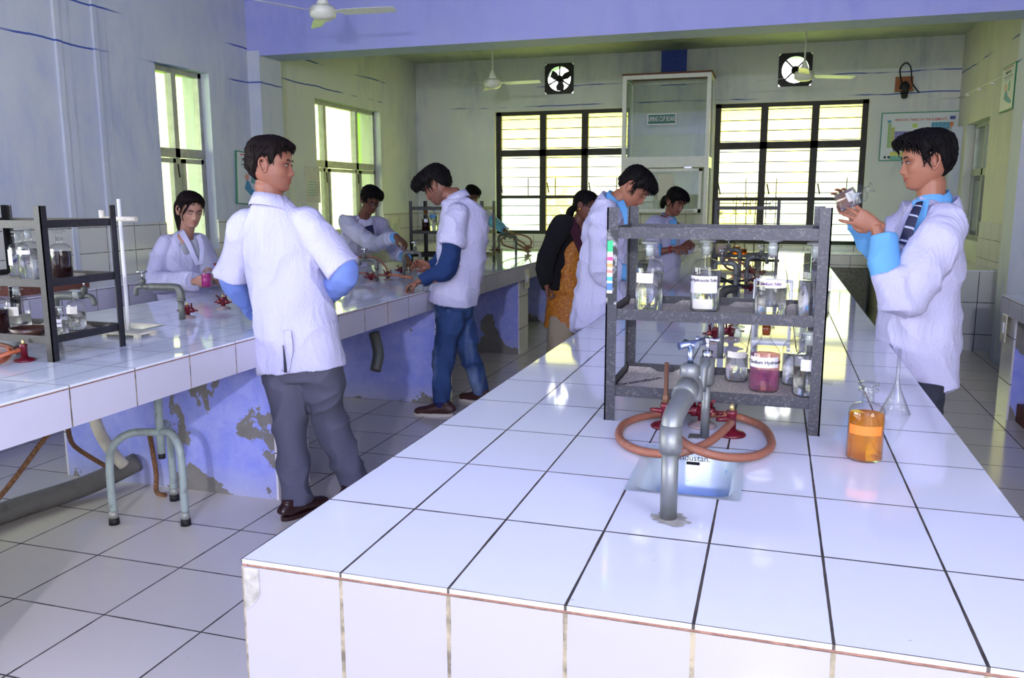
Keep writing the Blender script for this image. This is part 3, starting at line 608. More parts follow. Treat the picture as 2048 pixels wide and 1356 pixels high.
b=B(); b.tube([(0,0,.21),(0,0,.232)],.013,6); b.tube([(0,0,.23),(0,0,.258)],.005,10); b.tube([(-.03,0,.262),(-.018,0,.259),(0,0,.262),(.018,0,.259),(.03,0,.262)],[.008,.005,.006,.005,.008],8); b.tube([(0,-.024,.262),(0,.024,.262)],.006,8); b.build('tap_handle','chrome',o)
def gas_valve(label,loc,outlets=1,ang=0,s=1.0,group='red gas valves',tail=None):
    e=th('gas_valve',label,'gas valve',loc,ang,group); e.scale=(s,s,s)
    B().lathe([(.001,0),(.038,0),(.039,.004),(.034,.009),(.018,.012),(.012,.018),(.001,.018)],n=28).build('base_flange','valve_red' if outlets<2 else 'valve_disc',e)
    b=B(); b.tube([(0,0,.012),(0,0,.055),(0,0,.06),(0,0,.068)],[.0125,.0125,.015,.013],14); o=b.build('valve_body','valve_red',e)
    b=B(); b.tube([(0,0,.066),(0,0,.078),(0,0,.085)],[.007,.006,.003],10); b.build('spindle','valve_brass',o)
    if outlets>=2:
        b=B(); b.tube([(-.04,0,.04),(.04,0,.04)],.007,10)
        for q in(-1,1):
            b.tube([(q*.022,0,.03),(q*.022,0,.055)],.0115,10); b.tube([(q*.022,0,.055),(q*.024,-.006,.07),(q*.03,-.02,.078)],[.004,.004,.005],8); b.tube([(q*.04,0,.04),(q*.055,0,.04)],.0045,8)
        b.build('side_outlet','valve_red',e)
    else:
        B().tube([(0,0,.045),(.02,-.004,.045),(.042,-.008,.045)],[.009,.007,.005],10).build('side_outlet','valve_red',e)
    if tail: B().tube([(0,0,.06),(0,0,.09),(0,0,.092),(0,0,.18)],[.009,.009,.006,.006],12).build('riser_rod','copper_brown',e)
    return e
plain('valve_disc',(150,132,132),.6,vary=.15); plain('valve_brass',(196,176,120),.35,.6)
gas_valve('red gas valve with a brown rod on top, behind the upright pipe',(.6,1.075,.85),1,PI,tail=True)
gas_valve('double-outlet red gas valve on a grey disc under the grey rack',(.697,1.11,.85),2,0)
gas_valve('red gas valve at the right with the rubber hose pushed on, on the foreground bench',(.777,1.045,.85),1,-2.4)
# hoses
def hose(label,pts,r,mat,closed=False,group=None,k=8):
    P=smooth_path(pts,k,closed); c=Vector(P[0]); e=th('rubber_hose',label,'hose',c,0,group); B().tube([p-c for p in P],r,10,closed=closed).build('hose',mat,e); return e
hz=.862
def hp(px,py,z): v=at(px,py,'z',z); return v
hose('brown rubber hose looped twice around the taps on the foreground bench',[hp(1462,846,.894),hp(1446,862,.89),hp(1415,886,.88),hp(1375,902,.872),hp(1330,908,.865),hp(1275,900,.863),hp(1240,878,.862),hp(1246,850,.862),hp(1285,834,.864),hp(1335,829,.87),hp(1352,848,.878),hp(1358,876,.882),hp(1395,900,.885),hp(1450,914,.872),hp(1510,912,.863),hp(1543,890,.862),hp(1528,856,.862),hp(1490,838,.866),hp(1455,830,.88),hp(1420,828,.888)],.0105,'hose_rubber')
# left bench: taps, valves, hoses
swan('grey pipe tap beside the cream sink on the left bench, spout pointing left',(-2.068,2.44,.85),.155,math.radians(188),.17,.0155,'galvanised_dark')
swan('grey pipe tap with a green spout behind the black rack on the left bench',(-2.42,1.98,.85),.15,math.radians(15),.11,.016,'galvanised_dark')
gas_valve('double red gas valve on the left bench by the girl, nearer one',(*at(376,636,'z',.85)[:2],.85),2,.3)
gas_valve('double red gas valve nearest the left arm of the man seen from behind',(*at(447,618,'z',.85)[:2],.85),2,.1)
swan('short grey pipe tap half hidden by the man seen from behind',(*at(479,612,'z',.85)[:2],.85),.14,math.radians(20),.1,.013,'galvanised_dark')
gas_valve('red gas valve at the near left corner of the left bench, orange hose attached',(*at(50,722,'z',.85)[:2],.85),1,PI)
hose('orange rubber hose lying at the near left corner of the left bench',[hp(42,700,.893),hp(20,706,.89),hp(-10,716,.875),hp(-60,722,.862),hp(-90,700,.862),hp(-40,688,.862),hp(5,690,.864),hp(20,703,.866),hp(5,722,.864),hp(-60,740,.862)],.0085,'hose_orange')
hose('reddish hose coiled with the orange one beside the foot of the black rack',[hp(-30,684,.862),hp(0,688,.868),hp(22,695,.872),hp(26,704,.866),hp(-10,712,.862)],.008,'hose_rubber')
for (px,py,lab_,a) in ((754,562,'tap on a grey pipe inside the hose loop, right of the man seen from behind',180),(808,556,'tap on a grey pipe being turned by the man in glasses',0)):
    p=at(px,py,'z',.85); swan(lab_,(p.x,p.y,.85),.15 if px<800 else .19,math.radians(a),.06,.012,'galvanised_dark')
p=at(672,560,'z',.85); swan('grey tap just right of the blue shirt sleeve of the man seen from behind',(p.x,p.y,.85),.15,0,.04,.012,'galvanised_dark')
for px,py,l in ((742,565,'double red gas valve left under the hose loop on the left bench'),(776,560,'double red gas valve right under the hose loop on the left bench'),(803,550,'red gas valve between the hose loop and the hands at the tap')):
    p=at(px,py,'z',.85); gas_valve(l,(p.x,p.y,.85),2,.2)
yh=at(750,560,'z',.85).y
def hl(px,py,y): return J(px,py,y)
hose('orange hose looped upright over the taps right of the man seen from behind',[hl(700,535,yh),hl(706,520,yh),hl(730,512,yh+.05),hl(755,518,yh+.08),hl(772,535,yh+.08),hl(779,552,yh),hl(770,551,yh-.05),hl(735,548,yh-.06),hl(708,543,yh-.05)],.0085,'hose_rubber',True)
hose('orange hose running to the hand of the student in jeans',[hl(778,549,yh-.03),hl(800,552,yh-.15),hl(824,556,yh-.35)],.0085,'hose_orange')
# far end of left bench
for px,py,l,a in ((998,507,'far grey tap on the left bench before the back window, left one',0),(1032,510,'far grey tap on the left bench before the back window, right one',180)):
    p=at(px,py,'z',.85); swan(l,(p.x,p.y,.85),.2,math.radians(a),.05,.013,'galvanised_dark')
for px,py,l in ((990,508,'red gas valve left of the far taps on the left bench'),(1056,503,'red gas valve under the hose loops right of the far taps')):
    p=at(px,py,'z',.85); gas_valve(l,(p.x,p.y,.85),2,.2,1.1)
yh=at(1030,507,'z',.85).y
hose('brown hose in two loops over the far taps on the left bench',[hl(1052,500,yh),hl(1030,497,yh),hl(1008,490,yh),hl(1003,478,yh),hl(1020,473,yh+.1),hl(1045,485,yh+.1),hl(1058,497,yh),hl(1062,480,yh-.1),hl(1045,470,yh-.1),hl(1028,470,yh),hl(1032,485,yh),hl(1056,500,yh-.05)],.009,'hose_rubber',True)
# main bench, beyond the rack
p=onz(1440,2.15,.85); e=th('water_tap','grey pipe with a black rubber sleeve behind the bottom shelf of the grey rack','tap',p,0,'galvanised pipe taps')
B().tube([(0,0,0),(0,0,.2)],.0125,14).build('pipe','galvanised',e); B().tube(smooth_path([(0,0,.195),(0,0,.25),(.02,0,.27),(.05,.02,.27)],5),.017,14).build('rubber_sleeve','rubber_black',e)
for (px,y,l,a) in ((1470,4.3,'chrome-handled tap half way along the foreground bench, seen through the grey rack',PI),(1492,4.9,'second tap farther along the foreground bench, seen through the grey rack',0),(1478,5.7,'far tap on the foreground bench, just before the far black rack',PI)):
    p=onz(px,y,.85); swan(l,p,.2,a,.05,.014,'galvanised_dark')
for (px,y,l) in ((1430,2.5,'red gas valve left of the pipe with black sleeve'),(1462,2.6,'red gas valve right of the pipe with black sleeve'),(1500,4.5,'red gas valve half way along the foreground bench'),(1515,5.1,'red gas valve farther along the foreground bench'),(1500,5.9,'farthest red gas valve on the foreground bench')):
    gas_valve(l,onz(px,y,.85),2,.2)
q=[onz(1500,4.5,.9),onz(1470,4.4,.92),onz(1440,4.5,.95),onz(1420,4.7,.93),onz(1420,5.0,.88),onz(1450,5.1,.87),onz(1500,5.1,.88),onz(1540,4.9,.9),onz(1530,4.6,.9)]
hose('dark rubber hose looped around the middle taps of the foreground bench',q,.009,'rubber_black',True)
q=[onz(1515,5.5,.9),onz(1480,5.4,.99),onz(1450,5.6,1.0),onz(1455,5.9,.9),onz(1500,5.9,.87),onz(1530,5.7,.9)]
hose('red rubber hose looped around the far taps of the foreground bench',q,.009,'hose_rubber',True)
# burette stand (white) on left bench
p=at(228,690,'z',.85); e=th('burette_stand','white burette stand with flat base behind the left-edge black rack','stand',(-1.95,1.93,.85))
b=B(); b.box((-.1,-.06,.012),(.1,.06,.022)); 
for sx in(-1,1):
    for sy in(-1,1): b.box((sx*.1,sy*.06,0),(sx*.075,sy*.04,.013))
b.build('base','cream_ceramic',e); B().tube([(-.03,.03,.02),(-.03,.03,.62)],.0085,12).build('tube','plastic_white',e); B().tube([(-.12,.03,.53),(.06,.03,.53)],.012,10).tube([(-.13,.03,.51),(-.13,.03,.57)],.013,10).build('clamp','cream_ceramic',e)
# wall counter items
e=th('spring_balance','old brown instrument case on the wall counter behind the black rack','instrument',(-3.9,3.3,.85)); B().box((-.2,-.3,0),(.12,.3,.06)).build('case','board_brown',e); B().box((-.12,-.1,.06),(.05,.06,.12)).build('knob',plain('maroon',(90,40,48),.5).name,e)
e=th('notebooks','small pile of yellow and black papers on the wall counter behind the man in glasses','papers',(-3.93,7.6,.85))
rp=random.Random(9)
for k,c in enumerate(('paper_y','paper_k','paper_y','paper_w')):
    if c not in MT: plain(c,{'paper_y':(206,186,90),'paper_k':(40,44,40),'paper_w':(220,214,180)}[c],.8)
    Tm=Matrix.Rotation(rp.uniform(-.5,.5),4,'Z'); B().box((-.13,-.2,k*.014),(.13,.2,k*.014+.012),0,Tm).build('sheet',c,e)
e=th('wooden_stool','small white bench-like box on the far right counter under the small window','box',(2.35,9.0,.78)); B().box((-.2,-.2,.03),(.22,.2,.16)).build('box_body','white_paint',e); B().box((-.16,-.12,0),(-.1,.1,.03)).box((.1,-.12,0),(.16,.1,.03)).build('leg','white_paint',e); B().ell((0,0,.19),(.16,.12,.03),16).build('cushion','rubber_black',e); e.name='box'
# ------------------------------------------------------------------ stool, pipes under left bench
e=th('stool_base','pale green tubular stool with three arched legs standing before the left bench','stool',(-1.82,1.93,0)); e.name='stool'
top=Vector((0,0,.42)); feet=[(-.145,-.17),(.177,-.083),(-.09,.17)]
B().tube([(0,0,.3),(0,0,.62)],.0185,16).build('column','stool_paint',e); B().tube([(0,0,.275),(0,0,.3)],.0165,14).build('column_cap','rubber_black',e)
B().lathe([(.001,.615),(.15,.615),(.155,.625),(.15,.64),(.001,.645)],n=32).build('seat','stool_paint',e)
for fx,fy in feet:
    l=math.hypot(fx,fy); d=Vector((fx/l,fy/l,0)); P=[(0,0,.4)]+[d*(l*.55)+Vector((0,0,.415)),d*(l*.9)+Vector((0,0,.37)),d*l+Vector((0,0,.27)),d*l+Vector((0,0,.05))]
    o=B().tube(smooth_path(P,6),.0175,14).build('leg','stool_paint',e); B().tube([d*l+Vector((0,0,.0)),d*l+Vector((0,0,.03))],[.024,.022],14).build('rubber_foot','rubber_black',o); B().tube([d*l+Vector((0,0,.03)),d*l+Vector((0,0,.065))],.0195,14).build('ferrule','steel_frame',o)
def pipe(name,label,pts,r,mat,k=6,n=14,cat='pipe'):
    P=smooth_path(pts,k); c=Vector(P[0]); e=th(name,label,cat,c); B().tube([p-c for p in P],r,n).build('pipe_run',mat,e); return e
pipe('drain_pipe','fat grey drain pipe lying on the floor under the left bench',[(-2.5,1.0,.05),(-2.46,1.6,.05),(-2.36,2.0,.06),(-2.25,2.24,.12)],.05,'pvc_grey')
e=pipe('drain_hose','ribbed beige waste hose hanging under the left bench beside the drain pipe',[(-2.3,2.0,.72),(-2.28,2.02,.4),(-2.24,2.06,.24),(-2.2,2.1,.15)],.028,'cream_ceramic')
pipe('gas_pipe','dark iron pipe running under the front edge of the left bench',[(-1.9,.4,.56),(-1.85,1.6,.58),(-1.8,2.24,.6)],.018,'iron_dark',2)
pipe('gas_pipe','yellow gas pipe running under the left bench above the dark iron one',[(-2.0,.5,.64),(-1.95,1.6,.66),(-1.9,2.24,.67)],.016,'yellow_pipe',2)
pipe('rope','frayed brown rope slanting from the left bench down to the floor',[(-2.28,2.1,.12),(-2.3,1.9,.3),(-1.95,1.5,.55),(-2.1,1.35,.3),(-2.3,1.2,.02)],.011,'rope',6,8,'rope')
pipe('rope','short end of brown rope curled on the floor by the stool',[(-2.12,2.2,.3),(-2.08,2.18,.1),(-2.05,2.14,.015),(-1.98,2.12,.012)],.012,'rope',6,8,'rope')
pipe('waste_pipe','bent grey waste pipe under the left bench between the two men',[(-1.55,3.6,.62),(-1.5,3.55,.5),(-1.5,3.5,.4)],.035,'galvanised_dark')
# ------------------------------------------------------------------ fans
def ceiling_fan(label,loc,rz,R=.6,group='ceiling fans'):
    e=th('ceiling_fan',label,'fan',loc,rz,group); zc=ZC-loc[2]
    B().tube([(0,0,.12),(0,0,zc-.05)],.011,10).build('rod','fan_white',e); B().lathe([(.001,zc),(.055,zc),(.05,zc-.04),(.02,zc-.1),(.012,zc-.1)],n=20).build('canopy','fan_white',e)
    B().lathe([(.012,.16),(.035,.1),(.05,.07),(.03,.06)],n=20).build('lower_canopy','fan_white',e)
    B().lathe([(.001,-.055),(.06,-.052),(.098,-.03),(.1,-.018),(.104,-.015),(.104,.03),(.085,.05),(.03,.062),(.001,.062)],n=32).build('motor','fan_white',e)
    for k in range(3):
        a=2*PI*k/3; T=Matrix.Rotation(a,4,'Z'); b=B(); vs=[]
        st=[(.1,.02),(.14,.028),(.17,.05),(.3,.055),(.45,.052),(.58,.048),(R,.036)]
        for x,wd in st: vs+=[T@Vector((x,-wd,.012)),T@Vector((x,wd,-.008 if x>.15 else .004)),T@Vector((x,wd,-.011 if x>.15 else .0)),T@Vector((x,-wd,.009))]
        fs=[(i*4+j,(i+1)*4+j,(i+1)*4+(j+1)%4,i*4+(j+1)%4) for i in range(len(st)-1) for j in range(4)]+[(3,2,1,0),tuple(range(len(vs)-4,len(vs)))]
        b.add(vs,fs).build('blade','fan_white',e)
    return e
ceiling_fan('cream ceiling fan at the top of the photo, hanging before the blue cross beam',J(646,26,5.0),math.radians(5))
ceiling_fan('cream ceiling fan hanging left of the exhaust fan with three blades, near the back wall',J(985,168,8.6),math.radians(-4))
ceiling_fan('cream ceiling fan hanging in front of the right exhaust fan',J(1608,152,8.8),math.radians(28))
def exhaust(label,hole,blades,rot):
    x0,x1,z0,z1=hole; cx,cz=(x0+x1)/2,(z0+z1)/2; e=th('exhaust_fan',label,'fan',(cx,YB+.06,cz),0,None); h=(x1-x0)/2+.005; R=.165
    m=32; vs=[];
    for yy in (-.07,-.05):
        for rad in (0,1):
            for k in range(m):
                a=2*PI*k/m+PI/m; c,s=math.cos(a),math.sin(a)
                if rad: u=1/max(abs(c),abs(s))*h; vs.append((c*u,yy,s*u))
                else: vs.append((c*R,yy,s*R))
    fs=[]
    for k in range(m):
        k2=(k+1)%m; fs+=[(k,m+k,m+k2,k2),(2*m+k2,3*m+k2,3*m+k,2*m+k),(k2,2*m+k2,2*m+k,k),(m+k,3*m+k,3*m+k2,m+k2)]
    B().add(vs,fs).build('frame','iron_dark',e)
    b=B(); vs=[(R*math.cos(2*PI*k/m),y,R*math.sin(2*PI*k/m)) for y in(-.05,.12) for k in range(m)]; b.add(vs,[(k,(k+1)%m,m+(k+1)%m,m+k) for k in range(m)]).build('ring','steel_frame',e)
    b=B(); b.tube([(0,-.06,0),(0,.05,0)],.048,20)
    for k in range(4 if blades==0 else 3):
        a=rot+2*PI*k/(4 if blades==0 else 3); b.tube([(0,-.062,0),(math.cos(a)*R,-.062,math.sin(a)*R)],.010,6)
    b.build('motor','iron_dark',e)
    for k in range(blades):
        a=2*PI*k/blades+PI/6+.05; T=Matrix.Rotation(-a,4,'Y'); vs=[T@Vector(p) for p in((.03,.0,-.025),(.09,-.02,-.06),(.15,-.02,-.055),(.155,.03,.03),(.09,.03,.045),(.03,.02,.025))]
        B().add(vs+[v+Vector((0,.004,0)) for v in vs],[(5,4,3,2,1,0),(6,7,8,9,10,11)]+[(i,(i+1)%6,6+(i+1)%6,6+i) for i in range(6)]).build('blade','iron_dark',e)
exhaust('square exhaust fan with three dark blades, high on the back wall, left',EF[0],3,PI/6+1)
exhaust('round-holed exhaust fan without blades, high on the back wall to the right',EF[1],0,PI/4)
# ------------------------------------------------------------------ fuming cupboard
cx0,cx1=J(1243,300,9.85).x,J(1418,300,9.85).x; CY0,CY1=9.85,YB-.02; e=th('fume_cupboard','tall white-framed glass fuming cupboard standing against the back wall','cupboard',((cx0+cx1)/2,10.15,.78))
T=Matrix.Translation(-Vector(e.location)); zt=J(1243,152,9.85).z; zm0,zm1=J(1330,335,9.85).z,J(1330,318,9.85).z; zl=J(1330,425,9.85).z
f=B(); w_=.05
for x in(cx0,cx1-w_):
    for y in(CY0,CY1-w_): f.box((x,y,.78),(x+w_,y+w_,zt),0,T)
for z in(zt-w_,zm0,.78):
    zz=z+(w_ if z!=zm0 else (zm1-zm0)+.03)
    f.box((cx0+w_,CY0,z),(cx1-w_,CY0+w_*.8,zz),0,T); f.box((cx0+w_,CY1-w_,z),(cx1-w_,CY1,zz),0,T)
    for x in(cx0,cx1-w_): f.box((x+.004,CY0+w_,z),(x+w_-.004,CY1-w_,zz),0,T)
f.build('frame','white_paint',e)
B().box((cx0-.01,CY0-.02,zt),(cx1+.01,CY1,zt+.02),0,T).build('top_board','board_brown',e)
g=B(); g.box((cx0+w_,CY0+.015,zm1),(cx1-w_,CY0+.02,zt-w_),0,T); g.box((cx0+.015,CY0+w_,.83),(cx0+.02,CY1-w_,zt-w_),0,T); g.box((cx1-.02,CY0+w_,.83),(cx1-.015,CY1-w_,zt-w_),0,T); g.build('glass_panes','glass_cupboard',e)
s_=B(); a0,a1=cx0+w_+.01,cx1-w_-.03; sy=CY0-.012
s_.box((a0,sy,zl),(a1,sy+.02,zl+.045),0,T); s_.box((a0,sy,zm0-.05),(a1,sy+.02,zm0-.015),0,T); s_.box((a0,sy,zl),(a0+.035,sy+.02,zm0-.015),0,T); s_.box((a1-.035,sy,zl),(a1,sy+.02,zm0-.015),0,T); so=s_.build('sash','white_paint',e)
B().box((a0+.03,sy+.008,zl+.04),(a1-.03,sy+.012,zm0-.04),0,T).build('sash_glass','glass_cupboard',so)
B().tube([T@Vector((a1-.2,sy-.02,zl+.02)),T@Vector((a1-.08,sy-.02,zl+.02))],.008,8).build('sash_handle','chrome',so)
for px in (1262,1375): 
    v=J(px,338,CY0-.02); B().box((v.x-.04,CY0-.02,zm0-.012),(v.x+.05,CY0,zm0+.006),0,T).build('bolt','chrome',e)
p0,p1=J(1294,250,CY0-.004),J(1353,226,CY0-.004); sg=B(); sg.box((p0.x,CY0+.006,p0.z),(p1.x,CY0+.014,p1.z),1,T); sg.box((p0.x+.012,CY0+.004,p0.z+.012),(p1.x-.012,CY0+.008,p1.z-.012),0,T); so=sg.build('sign',['sign_green','label_white'],e)
tx=text_mesh('FUMING CUP BOARD',.085,'label_white',so,T@Matrix.Translation(((p0.x+p1.x)/2,CY0+.002,(p0.z+p1.z)/2))@Matrix.Rotation(PI/2,4,'X')@Matrix.Diagonal((.46,1,1,1)),bold=0)
p0,p1=J(1315,400,sy),J(1347,348,sy); tag(B().box((0,0,0),(p1.x-p0.x,.001,p1.z-p0.z)).build('notice','notice_paper'),'typed notice stuck inside the lower pane of the fuming cupboard','notice').location=(p0.x,sy+.006,p0.z)
# ------------------------------------------------------------------ posters and wall things
def poster(name,label,cat,corner,ux,w_,h_,frame,base,draw=None,tilt=0,t=.012):
    e=th(name,label,cat,corner); X=Vector(ux); Z=Vector((0,0,1)); Nn=X.cross(Z); M_=Matrix((X,Z,Nn)).transposed().to_4x4()
    M_=M_@Matrix.Rotation(tilt,4,'Z'); b=B(); b.box((0,0,0),(w_,h_,t),0,M_); b.build('frame',frame,e); b=B(); b.box((t,t,t-.001),(w_-t,h_-t,t+.001),0,M_); o=b.build('print',base,e)
    if draw: draw(o,M_,w_,h_,t+.0015)
    return e
def rects(o,M_,lst,z):
    mats=[];b=B()
    for (x0,y0,x1,y1,c) in lst:
        if c not in mats: mats.append(c)
        b.quad(*[M_@Vector(p) for p in((x0,y0,z),(x1,y0,z),(x1,y1,z),(x0,y1,z))],mats.index(c))
    b.build('colour_blocks',mats,o)
for n_,c_ in dict(pt_green=(150,178,110),pt_olive=(176,178,100),pt_purple=(120,112,170),pt_blue=(70,140,170),pt_orange=(196,112,60),pt_yellow=(200,196,90),pt_teal=(110,170,150),pt_print=(206,212,212),pt_pink=(210,150,130),pt_navy=(70,80,140),pt_lime=(180,205,90)).items(): plain(n_,c_,.5)
q0=J(1757,322,YB-.02); q1=J(1915,322,YB-.02); q2=J(1762,226,YB-.02)
def pt(o,M_,w_,h_,z):
    L=[]; cell_w=w_*.82/18; cell_h=h_*.085; x0=w_*.09; y0=h_*.78
    def c(col,row,m): L.append((x0+col*cell_w+.001,y0-row*cell_h-cell_h+.001,x0+(col+1)*cell_w-.001,y0-row*cell_h-.001,m))
    for r in range(1,7):
        c(0,r-1,'pt_green'); c(1,r-1,'pt_olive') if r>1 else None
    for r in range(2,5):
        for k in range(2,12): c(k,r,'pt_purple' )
    c(2,4,'pt_yellow'); c(2,5,'pt_teal'); 
    for k in range(3,12): c(k,5,'pt_pink')
    for r in range(0,5):
        for k in range(12,17): c(k,r,'pt_blue')
    for r in range(0,6): c(17,r,'pt_orange')
    for k in range(1,16): c(k,7,'pt_yellow'); c(k,8,'pt_teal')
    L2=[(w_*.4,h_*.68,w_*.46,h_*.76,'pt_lime'),(w_*.86,h_*.83,w_*.93,h_*.9,'pt_navy'),(w_*.08,h_*.79,w_*.13,h_*.84,'pt_blue'),(w_*.06,h_*.05,w_*.09,h_*.1,'ink'),(w_*.11,h_*.05,w_*.14,h_*.1,'ink')]
    rects(o,M_,L+L2,z)
    text_mesh('PERIODIC TABLE OF THE ELEMENTS',h_*.062,'ink_red',o,M_@Matrix.Translation((w_*.5,h_*.84,z)),bold=.0006)
poster('wall_chart','green-framed periodic table chart on the back wall behind the student in a tie','chart',q0,(1,0,0),q1.x-q0.x,q2.z-q0.z,'frame_green','pt_print',pt)
def notice_draw(o,M_,w_,h_,z):
    rects(o,M_,[(w_*.2,h_*(.55-.07*k),w_*.8,h_*(.57-.07*k),'pt_teal') for k in range(6)],z)
e=poster('notice','pale notice sheet on the left wall between the two windows','notice',(XL+.002,7.32,1.42),(0,1,0),.34,.42,'pt_print','notice_paper',notice_draw,0,.004)
def fig(o,M_,w_,h_,z):
    text_mesh('PURE FOOD',h_*.085,'ink',o,M_@Matrix.Translation((w_*.5,h_*.84,z)),bold=.001)
    rects(o,M_,[(w_*.15,h_*.93,w_*.85,h_*.95,'ink_red'),(w_*.18,h_*.74,w_*.82,h_*.76,'pt_navy'),(w_*.25,h_*.69,w_*.75,h_*.7,'pt_navy')],z)
    b=B(); m=[M_@Vector(p) for p in((w_*.3,h_*.3,z),(w_*.5,h_*.2,z),(w_*.85,h_*.12,z),(w_*.9,h_*.18,z),(w_*.6,h_*.32,z),(w_*.48,h_*.45,z),(w_*.38,h_*.47,z))]; b.add(m,[tuple(range(7))],0)
    m=[M_@Vector((w_*.4+.035*math.cos(a),h_*.52+.035*math.sin(a),z)) for a in [2*PI*k/16 for k in range(16)]]; b.add(m,[tuple(range(16))],1)
    m=[M_@Vector(p) for p in((w_*.55,h_*.42,z),(w_*.72,h_*.42,z),(w_*.72,h_*.62,z),(w_*.66,h_*.66,z),(w_*.6,h_*.62,z))]; b.add(m,[tuple(range(5))],2); b.build('drawing',['pt_blue','pt_pink','pt_teal'],o)
p=at(472,402,'x',XL+.002); poster('poster','small green-framed poster hanging crooked on the left wall beside the first window','poster',(XL+.01,6.02,1.42),(0,1,0),.42,.52,'frame_green','pt_print',fig,math.radians(-3))
p=at(2012,225,'x',XR-.02)
poster('poster','green-framed poster high on the right wall near the edge of the photo','poster',(XR-.02,8.32,2.28),(0,-1,0),.5,.42,'frame_green','pt_print',fig)
for px,py,l in ((812,470,'cream sheet on the tiles right of the second window'),): 
    poster('notice','small cream instruction sheet stuck on the tiles right of the second window','notice',(XL+.016,9.5,.98),(0,1,0),.3,.24,'notice_paper','notice_paper',notice_draw,0,.003)
v=J(1808,170,YB-.02); e=th('speaker_bracket','small wooden box with a dark camera and looped cable high on the back wall','camera',(v.x,YB-.01,v.z)); e.name='security_camera'
B().box((-.1,-.02,-.08),(.1,.01,.1)).box((-.1,-.14,-.08),(.1,-.0,-.065)).build('wooden_bracket','wood_orange',e); B().ell((0,-.1,-.05),(.06,.06,.085),14).tube([(0,-.1,-.1),(0,-.12,-.16)],[.045,.035],12).build('camera_body','rubber_black',e)
B().tube(smooth_path([(-.03,-.08,.0),(-.06,-.04,.18),(.0,-.03,.26),(.06,-.03,.2),(.09,-.02,.02),(.18,-.01,-.1)],6),.008,6).build('cable','rubber_black',e)
e=th('cable_conduit','thin white cable conduit running along the right wall and onto the back wall','conduit',(XR-.02,8,2.6)); T=Matrix.Translation(-Vector(e.location))
a=at(1925,192,'x',XR-.012); c_=at(2048,133,'x',XR-.012); dz=(c_.z-a.z)/(c_.y-a.y); zc2=a.z+dz*(YB-.02-a.y)
B().tube([T@Vector((XR-.012,6.0,a.z+dz*(6-a.y))),T@Vector((XR-.012,YB-.02,zc2))],.009,8).tube([T@Vector((XR-.02,YB-.012,zc2)),T@Vector((v.x+.18,YB-.012,zc2-.01))],.009,8).build('conduit_run','white_paint',e)
b=B()
for y in (7.6,8.2,8.8,9.4,10.0): b.box((XR-.03,y-.03,a.z+dz*(y-a.y)-.03),(XR,y+.03,a.z+dz*(y-a.y)+.005),0,T)
b.build('clip','white_paint',e)

nl=[c for c in R1.children if c.name.startswith('shelf')][0]
nl=[c for c in nl.children if c.name.startswith('newspaper')][0]
Tn=Matrix.Translation((-.215,.0,.079))@Matrix.Rotation(.9,4,'Z')
text_mesh('Greenathon',.036,'ink',nl,Tn)
# ------------------------------------------------------------------ people
def skin_mat(name,rgb):
    s=N(name); a=s.n('ShaderNodeAttribute'); a.attribute_name='tint'
    c=s.n('ShaderNodeMix',data_type='RGBA',blend_type='MULTIPLY'); c.inputs[0].default_value=1; c.inputs[6].default_value=lin(*rgb); s.l(a.outputs['Color'],c.inputs[7])
    s.bsdf(c.outputs[2],.48,bump=s.noise(180,2),bd=.0006,bs=.3); return name
skin_mat('skin_tan',(158,102,78)); skin_mat('skin_brown',(128,80,62)); skin_mat('skin_light',(178,130,110)); skin_mat('skin_deep',(104,64,50)); skin_mat('skin_man',(150,96,76))
def hair_mat(name,rgb):
    s=N(name); n=s.noise(1,3,s.scl((420,420,60))); s.bsdf(s.mix(s.step(n,.4,.7),lin(*rgb),lin(*[min(255,x+10) for x in rgb])),.6,bump=n,bd=.001,bs=.4,Specular_IOR_Level=.12); return name
hair_mat('hair_black',(11,8,9)); hair_mat('hair_brown',(19,11,11))
def cloth(name,rgb,sc=900,rough=.85,vary=.05,vs=5,bd=.0007):
    s=N(name); n=s.noise(sc,2); m=s.noise(vs,4); c=lin(*rgb)
    s.bsdf(s.mix(m,tuple(x*(1-vary) for x in c[:3])+(1,),c),rough,bump=n,bd=bd,bs=.3); return name

def wrinkled(name,rgb,bd=.022):
    s=N(name); n=s.noise(7,5,s.scl((1.6,1.6,.7)),1.2,.6); r=s.mth('ABSOLUTE',s.mth('SUBTRACT',n,.5)); f=s.noise(900,2); s.bsdf(lin(*rgb),.85,bump=s.mth('ADD',s.mth('MULTIPLY',r,1.6),s.mth('MULTIPLY',f,.02)),bd=bd,bs=.55)
wrinkled('coat_white',(194,192,222))
cloth('shirt_blue',(104,170,226)); cloth('shirt_periwinkle',(112,136,206)); cloth('navy_knit',(10,44,96)); cloth('grey_top',(150,152,162))
cloth('trouser_grey',(86,86,104),vary=.12); cloth('trouser_dark',(40,42,56)); cloth('cardigan_black',(13,13,17),rough=.95); cloth('dupatta_maroon',(60,10,32)); cloth('tie_navy',(22,24,62)); cloth('salwar_beige',(176,160,132),vary=.15)
plain('shoe_brown',(66,36,34),.5,vary=.2); plain('shoe_dark',(44,18,18),.3); plain('shoe_sole',(206,196,184),.6); plain('eye_white',(150,138,132),.3); plain('iris',(24,14,12),.2); plain('brow',(22,14,12),.9); plain('lace',(84,58,50),.8); plain('gold',(220,176,70),.25,1); plain('bangle_red',(170,40,30),.4); plain('sock_blue',(20,24,80),.8)
s=N('jeans'); n=s.noise(7,4); m=s.noise(4.2,2,s.scl((1.5,1.5,.5))); f=s.noise(500,2)
s.bsdf(s.mix(s.step(m,.5,.72),s.mix(n,lin(28,48,92),lin(52,82,132)),lin(124,146,180)),.85,bump=f,bd=.0006)
